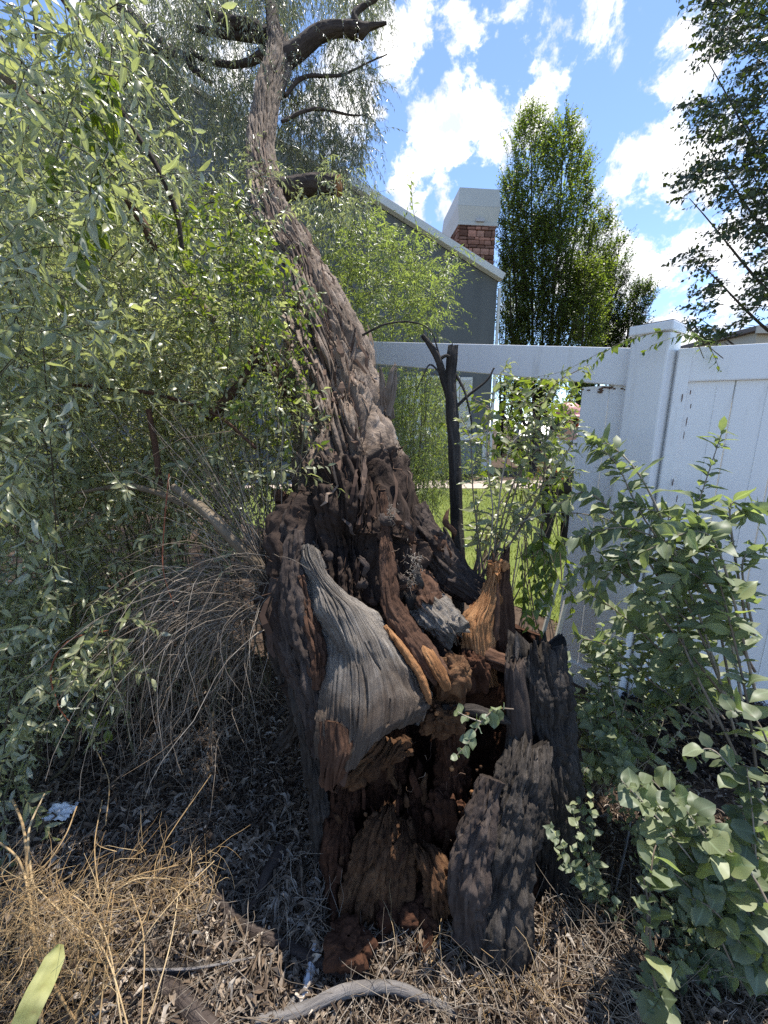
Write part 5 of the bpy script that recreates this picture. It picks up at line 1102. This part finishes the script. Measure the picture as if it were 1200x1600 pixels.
# ------------------------------------------------------------------ bare twigs on the left
def bare(name, label, curves, r0, r1, mat, catg, loc, group=None):
    o = put(name, tubes(name, curves, r0, r1, mat, 5), None, label, catg, group); return o
def build_twigs():
    n = 300
    b = W(RNG.uniform(270, 445, n), RNG.uniform(870, 990, n), RNG.uniform(1.34, 1.65, n))
    out = np.stack([RNG.normal(-.8, .28, n), RNG.normal(-.35, .4, n), RNG.normal(.35, .35, n)], -1)
    P = sprays(b, out, RNG.uniform(.2, .75, n), 12, 2.6, .42)
    put('dead_twig_spray', tubes('dead_twig_spray', P, RNG.uniform(.0009, .0022, n), .0005, 'twig_grey', 4), None, 'mop of grey dead twigs drooping from the left foot of the trunk', 'twigs')
    n = 300; b = fill(n, [(230, 930), (420, 900), (420, 1060), (330, 1180), (200, 1150)], 1.35, 1.75)
    P = sprays(b, RNG.normal(size=(n, 3)) * [.8, .5, .5] + [-.25, -.1, -.5], RNG.uniform(.1, .45, n), 9, .9, .55)
    P[..., 2] = np.maximum(P[..., 2], hz(P[..., 0], P[..., 1]) + .006)
    put('dead_twig_tangle', tubes('dead_twig_tangle', P, RNG.uniform(.0006, .0018, n), .0004, 'twig_grey', 4), None, 'tangled tan dead twigs below the drooping mop of twigs', 'twigs', kind='stuff')
    n = 70; b = W(RNG.uniform(405, 445, n), RNG.uniform(870, 930, n), RNG.uniform(1.42, 1.62, n))
    e = W(RNG.uniform(230, 430, n), RNG.uniform(600, 800, n), RNG.uniform(1.3, 1.7, n))
    P = sprays(b, e - b, np.linalg.norm(e - b, axis=1), 9, .35, .18)
    put('straight_shoots', tubes('straight_shoots', P, RNG.uniform(.0016, .0034, n), .0008, 'twig_grey', 4), None, 'straight pale grey shoots fanning up left from the trunk foot', 'twigs')
    n = 260; b = fill(n, [(60, 560), (420, 520), (440, 800), (330, 1000), (100, 1000)], 1.5, 2.1)
    P = sprays(b, RNG.normal(size=(n, 3)) * [1, .6, .5] + [-.2, -.2, -.2], RNG.uniform(.2, .6, n), 9, .8, .5)
    put('dry_tangle', tubes('dry_tangle', P, RNG.uniform(.0009, .0022, n), .0005, 'twig_grey', 4), None, 'tangle of thin dry twigs inside the left thicket', 'twigs', kind='stuff')
    for k, (pp, lab) in enumerate([([(264, 740, 1.4, .0025), (256, 830, 1.38, .0024), (255, 890, 1.36, .002), (272, 948, 1.35, .0012)], 'thin reddish bare twig hanging in the thicket'), ([(170, 985, 1.42, .0026), (110, 1000, 1.36, .0026), (80, 1045, 1.34, .0025), (90, 1100, 1.33, .0024), (110, 1130, 1.33, .0015)], 'orange-red curved bare twig low on the left')]):
        put('red_twig', limb_mesh('red_twig', px(*pp), 'twig_red', n=40, m=8, amp=0, smooth=True), None, lab, 'twig', 'reddish bare twigs')
    for pp, mt, lab in [([(183, 300, 1.5, .010), (210, 330, 1.5, .014), (232, 365, 1.5, .015), (245, 412, 1.52, .013)], 'bark_brown', 'thick brown curved bare branch in the upper left foliage'),
                        ([(170, 130, 1.45, .006), (200, 190, 1.45, .008), (245, 260, 1.46, .009), (275, 330, 1.48, .009), (285, 390, 1.5, .008)], 'bark_dark', 'long thin dark branch slanting down through upper left foliage'),
                        ([(-20, 100, 1.2, .011), (30, 140, 1.2, .010), (62, 165, 1.2, .008)], 'branch_tan', 'stout grey-brown branch entering at the left edge'),
                        ([(0, 58, 1.3, .006), (25, 95, 1.3, .006), (68, 145, 1.3, .005)], 'bark_dark', 'thin dark branch just above the stout one at left edge'),
                        ([(52, -20, 1.4, .007), (58, 60, 1.4, .007), (62, 130, 1.4, .006)], 'bark_dark', 'upright dark branch near the top left corner'),
                        ([(85, -20, 1.5, .009), (115, 25, 1.5, .008), (140, 70, 1.5, .006)], 'bark_brown', 'brown branch slanting near the top left corner'),
                        ([(232, 640, 1.5, .009), (243, 700, 1.5, .011), (250, 760, 1.5, .010)], 'bark_brown', 'short upright brown branch in the middle of the thicket'),
                        ([(270, 760, 1.42, .012), (320, 798, 1.40, .017), (365, 845, 1.40, .018), (412, 890, 1.45, .018)], 'branch_tan', 'smooth tan branch slanting down to the trunk foot'),
                        ([(120, 770, 1.5, .005), (190, 760, 1.48, .010), (240, 768, 1.46, .011), (290, 790, 1.43, .010)], 'branch_tan', 'grey branch lying level left of the tan branch'),
                        ([(100, 600, 1.6, .005), (190, 608, 1.55, .007), (260, 620, 1.5, .007), (340, 650, 1.5, .006), (400, 700, 1.5, .006)], 'bark_brown', 'long brown twig crossing the thicket sideways'),
                        ([(270, 430, 1.7, .01), (310, 470, 1.7, .012), (335, 500, 1.7, .011)], 'branch_tan', 'pale stub of branch left of the trunk'),
                        ([(325, 655, 1.62, .016), (375, 600, 1.68, .018), (400, 560, 1.75, .02), (430, 595, 1.8, .02)], 'bark_brown', 'bent brown branch close to the left flank of the trunk')]:
        put('bare_branch', limb_mesh('bare_branch', px(*pp), mt, n=80, m=20, amp=.003, across=.006, along=.06), None, lab, 'branch', 'bare branches in the left thicket')
    # shoots behind the stump
    n = 14; b = W(RNG.uniform(735, 775, n), RNG.uniform(890, 915, n), RNG.uniform(1.6, 1.75, n)); e = W(RNG.uniform(745, 800, n), RNG.uniform(760, 850, n), RNG.uniform(1.6, 1.8, n))
    put('stump_shoots', tubes('stump_shoots', sprays(b, e - b, np.linalg.norm(e - b, axis=1), 8, .1, .15), .005, .0015, 'twig_grey', 5), None, 'cluster of grey bare shoots standing behind the stump spike', 'shoots')
build_twigs()

# ================================================================== ON THE GROUND
def on_ground(u, v, h): p = G(u, v); p[..., 2] = hz(p[..., 0], p[..., 1]) + h; return p
def gp(*a): return [(*on_ground(u, v, h), r) for (u, v, h, r) in a]
def strips(n, poly_u, Lr, wr, mat, name, rs, tilt=.35, curl=.5, label=None, catg=None, zoff=.006, rpow=1.0, mask=None):
    lo, hi = np.array(poly_u).min(0), np.array(poly_u).max(0); pts = []
    while len(pts) < n:
        u = rs.uniform(lo[0], hi[0], n); v = lo[1] + (hi[1] - lo[1]) * rs.random(n); m = in_poly(u, v, poly_u)
        p = G(u[m], v[m]); 
        pts += list(p)
    p = np.array(pts[:n]); p[:, :2] += rs.normal(size=(n, 2)) * .01
    if mask is not None: p = p[mask(p)]; n = len(p)
    p[:, 2] = hz(p[:, 0], p[:, 1]) + rs.random(n) ** 2 * .03 + zoff
    a = rs.uniform(0, 6.28, n); D = nrm(np.stack([np.cos(a), np.sin(a), rs.normal(0, tilt, n)], -1)); Nn = nrm(np.cross(D, np.cross([0, 0, 1.], D)) + rs.normal(size=(n, 3)) * .5); Nn = nrm(Nn - D * (D * Nn).sum(-1, keepdims=True))
    L = Lr[0] + (Lr[1] - Lr[0]) * rs.random(n) ** 1.8; d = dict(pos=p - D * L[:, None] / 2, dir=D, nrm=Nn, len=L, wid=rs.uniform(*wr, n), rnd=rs.random(n) ** rpow)
    V, F = leaf_template(shape=(0, .8, .9, 0), fold=.5, curl=curl)
    return put(name, leaf_mesh(name, d, (V, F), mat, False), None, label, catg, kind='stuff')
def build_litter():
    rs = np.random.default_rng(11)
    near = [(-150, 1640), (-150, 1000), (300, 960), (480, 1060), (520, 1640)]; rightp = [(520, 1640), (540, 1420), (860, 1400), (900, 1120), (1300, 1080), (1350, 1640)]
    strips(30000, near, (.006, .055), (.002, .009), 'litter', 'leaf_litter', rs, label='dry curled leaf litter covering the ground left of the stump', catg='leaf litter')
    strips(16000, rightp, (.006, .05), (.002, .008), 'litter', 'leaf_litter', rs, label='dry leaf litter on the ground in front of the stump', catg='leaf litter', rpow=1.3)
    strips(9000, [(1200, 1010), (2000, 960), (2200, 1640), (1200, 1640)], (.006, .05), (.002, .008), 'litter', 'leaf_litter', rs, label='dry leaf litter on the ground beyond the lower right corner plants', catg='leaf litter', rpow=1.3)
    strips(3800, [(930, 1000), (1250, 960), (1300, 1250), (1060, 1230), (960, 1130)], (.015, .05), (.008, .022), 'chips', 'mulch_chips', rs, label='heap of blackish bark mulch at the foot of the fence', catg='mulch', zoff=.004)
    strips(1500, near, (.03, .07), (.008, .02), 'litter', 'broad_dead_leaves', rs, .4, .35, 'larger dead leaves scattered over the litter on the left', 'dead leaves', .012)
    # fine dry stems lying about
    n = 2600; uu = np.concatenate([rs.uniform(-100, 520, 1700), rs.uniform(520, 1200, 900)]); vv = np.concatenate([rs.uniform(1080, 1640, 1700), rs.uniform(1430, 1640, 900)])
    b = G(uu, vv); b[:, 2] = hz(b[:, 0], b[:, 1]) + rs.random(n) * .03 + .005; a = rs.uniform(0, 6.28, n)
    P = sprays(b, np.stack([np.cos(a), np.sin(a), rs.normal(.1, .25, n)], -1), rs.uniform(.05, .28, n), 6, .25, .5, rs)
    P[..., 2] = np.maximum(P[..., 2], hz(P[..., 0], P[..., 1]) + .004)
    put('dry_stems', tubes('dry_stems', P, rs.uniform(.0006, .0018, n), .0004, 'twig_grey'), None, 'thin dry stems strewn over the leaf litter', 'dry stems', kind='stuff')
    # straw tufts
    for k, (u, v, nn, lab) in enumerate([(905, 1400, 150, 'tuft of bleached dry grass right of the stump foot'), (1000, 1150, 110, 'sunlit patch of straw below the mulch heap'), (820, 1545, 170, 'brown dry grass tuft at the bottom edge'), (690, 1500, 90, 'thin dry grass in front of the rotten core')]):
        c = G(u, v); b = c + rs.normal(size=(nn, 3)) * [.07, .06, 0]; b[:, 2] = hz(b[:, 0], b[:, 1])
        P = sprays(b, rs.normal(size=(nn, 3)) * [.8, .6, .2] + [0, -.1, .55], rs.uniform(.06, .22, nn), 7, 1.6, .6, rs)
        put('straw_tuft', tubes('straw_tuft', P, rs.uniform(.0007, .0016, nn), .0004, 'straw' if k != 0 else 'twig_grey'), None, lab, 'dry grass', 'dry grass tufts')
build_litter()
def build_stalks():
    t = thing('dry_weed', G(90, 1620), 'sunlit tan dry weed stalks in the lower left corner', 'dry weed')
    S_ = [[(175, 1390, 1.06), (150, 1500, .98), (115, 1600, .93)], [(178, 1395, 1.05), (168, 1480, .98), (155, 1600, .92)], [(178, 1393, 1.05), (215, 1368, 1.07), (244, 1360, 1.08), (278, 1352, 1.09)], [(178, 1393, 1.05), (210, 1375, 1.08), (240, 1372, 1.09), (265, 1374, 1.1)],
          [(335, 1345, 1.12), (260, 1420, 1.03), (180, 1525, .96), (110, 1610, .92)], [(280, 1390, 1.08), (265, 1480, 1.0), (225, 1620, .9)], [(205, 1395, 1.06), (225, 1470, 1.0), (220, 1620, .9)], [(50, 1380, 1.06), (120, 1450, 1.0), (165, 1490, .97), (210, 1640, .88)],
          [(20, 1250, 1.2), (38, 1300, 1.13), (45, 1400, 1.05), (60, 1520, .96), (65, 1620, .92)], [(70, 1240, 1.2), (45, 1300, 1.13), (50, 1380, 1.07)], [(160, 1250, 1.25), (148, 1320, 1.15), (155, 1400, 1.08)], [(150, 1170, 1.4), (170, 1220, 1.32), (165, 1290, 1.25)],
          [(-10, 1310, 1.1), (30, 1345, 1.08), (50, 1420, 1.02)], [(10, 1420, 1.0), (55, 1460, .98), (80, 1530, .95), (120, 1600, .93)], [(0, 1370, 1.05), (60, 1360, 1.06), (100, 1310, 1.1), (120, 1260, 1.16)], [(85, 1410, 1.04), (115, 1405, 1.05), (125, 1440, 1.02), (118, 1540, .96)],
          [(100, 1390, 1.06), (140, 1420, 1.03), (170, 1480, .98), (190, 1600, .92)], [(330, 1210, 1.3), (250, 1330, 1.15), (240, 1400, 1.08), (205, 1480, 1.0)]]
    for k, s in enumerate(S_):
        r = .0046 if k in (8,) else (.0034 if k in (0, 9, 13, 12) else .0019)
        put('stalk', tubes('stalk', catmull(np.array([W(*p) for p in s]), 16)[None], r * .7, r, 'straw', 6, np.array([RNG.uniform(.3, 1)])), t)
    n = 1000; b = np.concatenate([fill(840, [(-20, 1360), (180, 1380), (160, 1620), (-20, 1620)], .93, 1.06), fill(160, [(180, 1330), (340, 1320), (330, 1440), (200, 1440)], 1.05, 1.15)])
    P = sprays(b, RNG.normal(size=(n, 3)) + [0, 0, .3], RNG.uniform(.03, .16, n), 6, .6, .5)
    put('fine_stems', tubes('fine_stems', P, RNG.uniform(.0005, .0011, n), .0003, 'straw'), t, kind='stuff')
    S = lambda nm, pts, mt, lab, **k: put(nm, limb_mesh(nm, gp(*pts), mt, **{**dict(n=110, m=24, amp=.004, across=.007, along=.07), **k}), None, lab, 'stick', 'fallen sticks on the litter')
    S('fallen_stick', [(340, 1405, .02, .014), (375, 1445, .02, .016), (430, 1475, .02, .016), (500, 1510, .02, .014), (575, 1550, .02, .010)], 'bark_dark', 'dark knobbly stick slanting across the litter before the stump')
    S('fallen_stick', [(440, 1330, .02, .022), (418, 1370, .02, .020), (400, 1410, .02, .012), (355, 1460, .01, .006)], 'bark_dark', 'short dark split stick left of the rotten core')
    S('fallen_stick', [(365, 1365, .01, .011), (372, 1390, .01, .012), (380, 1420, .01, .012)], 'char', 'short black stick stub touching the dark slanting stick')
    S('fallen_stick', [(340, 1400, .01, .012), (320, 1430, .01, .015), (295, 1460, .01, .008)], 'char', 'flat dark bark piece left of the slanting stick')
    S('fallen_stick', [(215, 1510, .03, .012), (270, 1520, .03, .016), (330, 1512, .02, .010), (350, 1505, .02, .004)], 'char', 'black stick lying level near the bottom left')
    S('fallen_stick', [(250, 1535, .02, .020), (285, 1565, .02, .022), (320, 1605, .02, .024), (345, 1640, .02, .025)], 'bark_dark', 'thick dark stick running off the bottom edge')
    S('fallen_stick', [(400, 1600, .02, .014), (470, 1585, .03, .014), (540, 1566, .035, .013), (610, 1560, .035, .012), (660, 1566, .03, .011), (712, 1582, .02, .009)], 'stick_grey', 'long grey stick lying across the bottom edge')
    S('fallen_stick', [(440, 1495, .01, .008), (432, 1530, .01, .010), (425, 1575, .01, .006)], 'bark_brown', 'reddish brown bark strip below the slanting stick')
    S('fallen_stick', [(470, 1545, .01, .010), (455, 1570, .01, .012), (440, 1595, .01, .010)], 'stick_grey', 'pale bark sliver beside the silvery tube')
    S('fallen_stick', [(225, 1530, .04, .003), (300, 1525, .045, .003), (380, 1512, .03, .0025), (445, 1492, .02, .002)], 'stick_grey', 'thin tan twig lying along the black level stick', m=10)
    S('fallen_stick', [(430, 1140, .03, .012), (460, 1110, .05, .016), (478, 1085, .08, .012)], 'char', 'dark splinter leaning on the left foot of the trunk')
    S('fallen_stick', [(960, 1400, .02, .003), (975, 1340, .06, .0035), (985, 1285, .10, .003)], 'stick_grey', 'bare grey stalk upright among the right-hand weeds', m=10)
    o = put('silver_tube', limb_mesh('silver_tube', gp((496, 1478, .02, .012), (488, 1510, .02, .0135), (480, 1545, .02, .0135), (472, 1580, .02, .0125)), 'pipe', n=60, m=20, amp=.001, across=.006), None, 'silvery white tube lying in the litter at the bottom', 'tube')
    # crumpled paper
    c = on_ground(100, 1290, .02); n, m_ = 26, 30; u, v = np.meshgrid(np.linspace(-1, 1, m_), np.linspace(-1, 1, n))
    Q = np.stack([u * .045, v * .035, .02 * (fbm(np.stack([u * 2, v * 2, u * 0], -1), 3, 4) - .3) + .02 * np.abs(2 * fbm(np.stack([u * 2.5 + 9, v * 2.5, u * 0], -1), 2, 6) - 1)], -1) * (1 + .15 * (vn(np.stack([u * 3, v * 3, u * 0 + 4], -1))[..., None] - .5))
    put('crumpled_paper', mesh_np('crumpled_paper', (Q + c).reshape(-1, 3), [grid_quads(n, m_)], 'paper'), None, 'small crumpled white paper scrap on the litter at left', 'paper')
    # big withered leaf blade
    A = W(np.array([20, 50, 75, 95]), np.array([1640, 1570, 1520, 1475]), np.array([.82, .84, .87, .90])); P = catmull(A, 26); T = nrm(np.gradient(P, axis=0)); vw = nrm(np.array([0, 0, CAMH]) - P); sd = nrm(np.cross(T, vw))
    w = np.interp(np.linspace(0, 1, 26), [0, .5, .85, 1], [.022, .024, .020, .006]); cols = np.linspace(-1, 1, 9); nn = np.cross(sd, T)
    V = P[:, None] + sd[:, None] * (cols[None, :, None] * w[:, None, None]) + nn[:, None] * (.006 * np.abs(cols)[None, :, None] + .004 * (fbm(np.stack(np.meshgrid(cols * 3, np.linspace(0, 9, 26)) + [np.zeros((26, 9))], -1), 3, 8)[..., None] - .5))
    put('withered_leaf', mesh_np('withered_leaf', V.reshape(-1, 3), [grid_quads(26, 9)], 'leaf_yellow', True, {'rnd': fbm(V.reshape(-1, 3) * 40, 2, 3)}), None, 'long yellow-green withered leaf at the bottom left corner', 'leaf')
build_stalks()
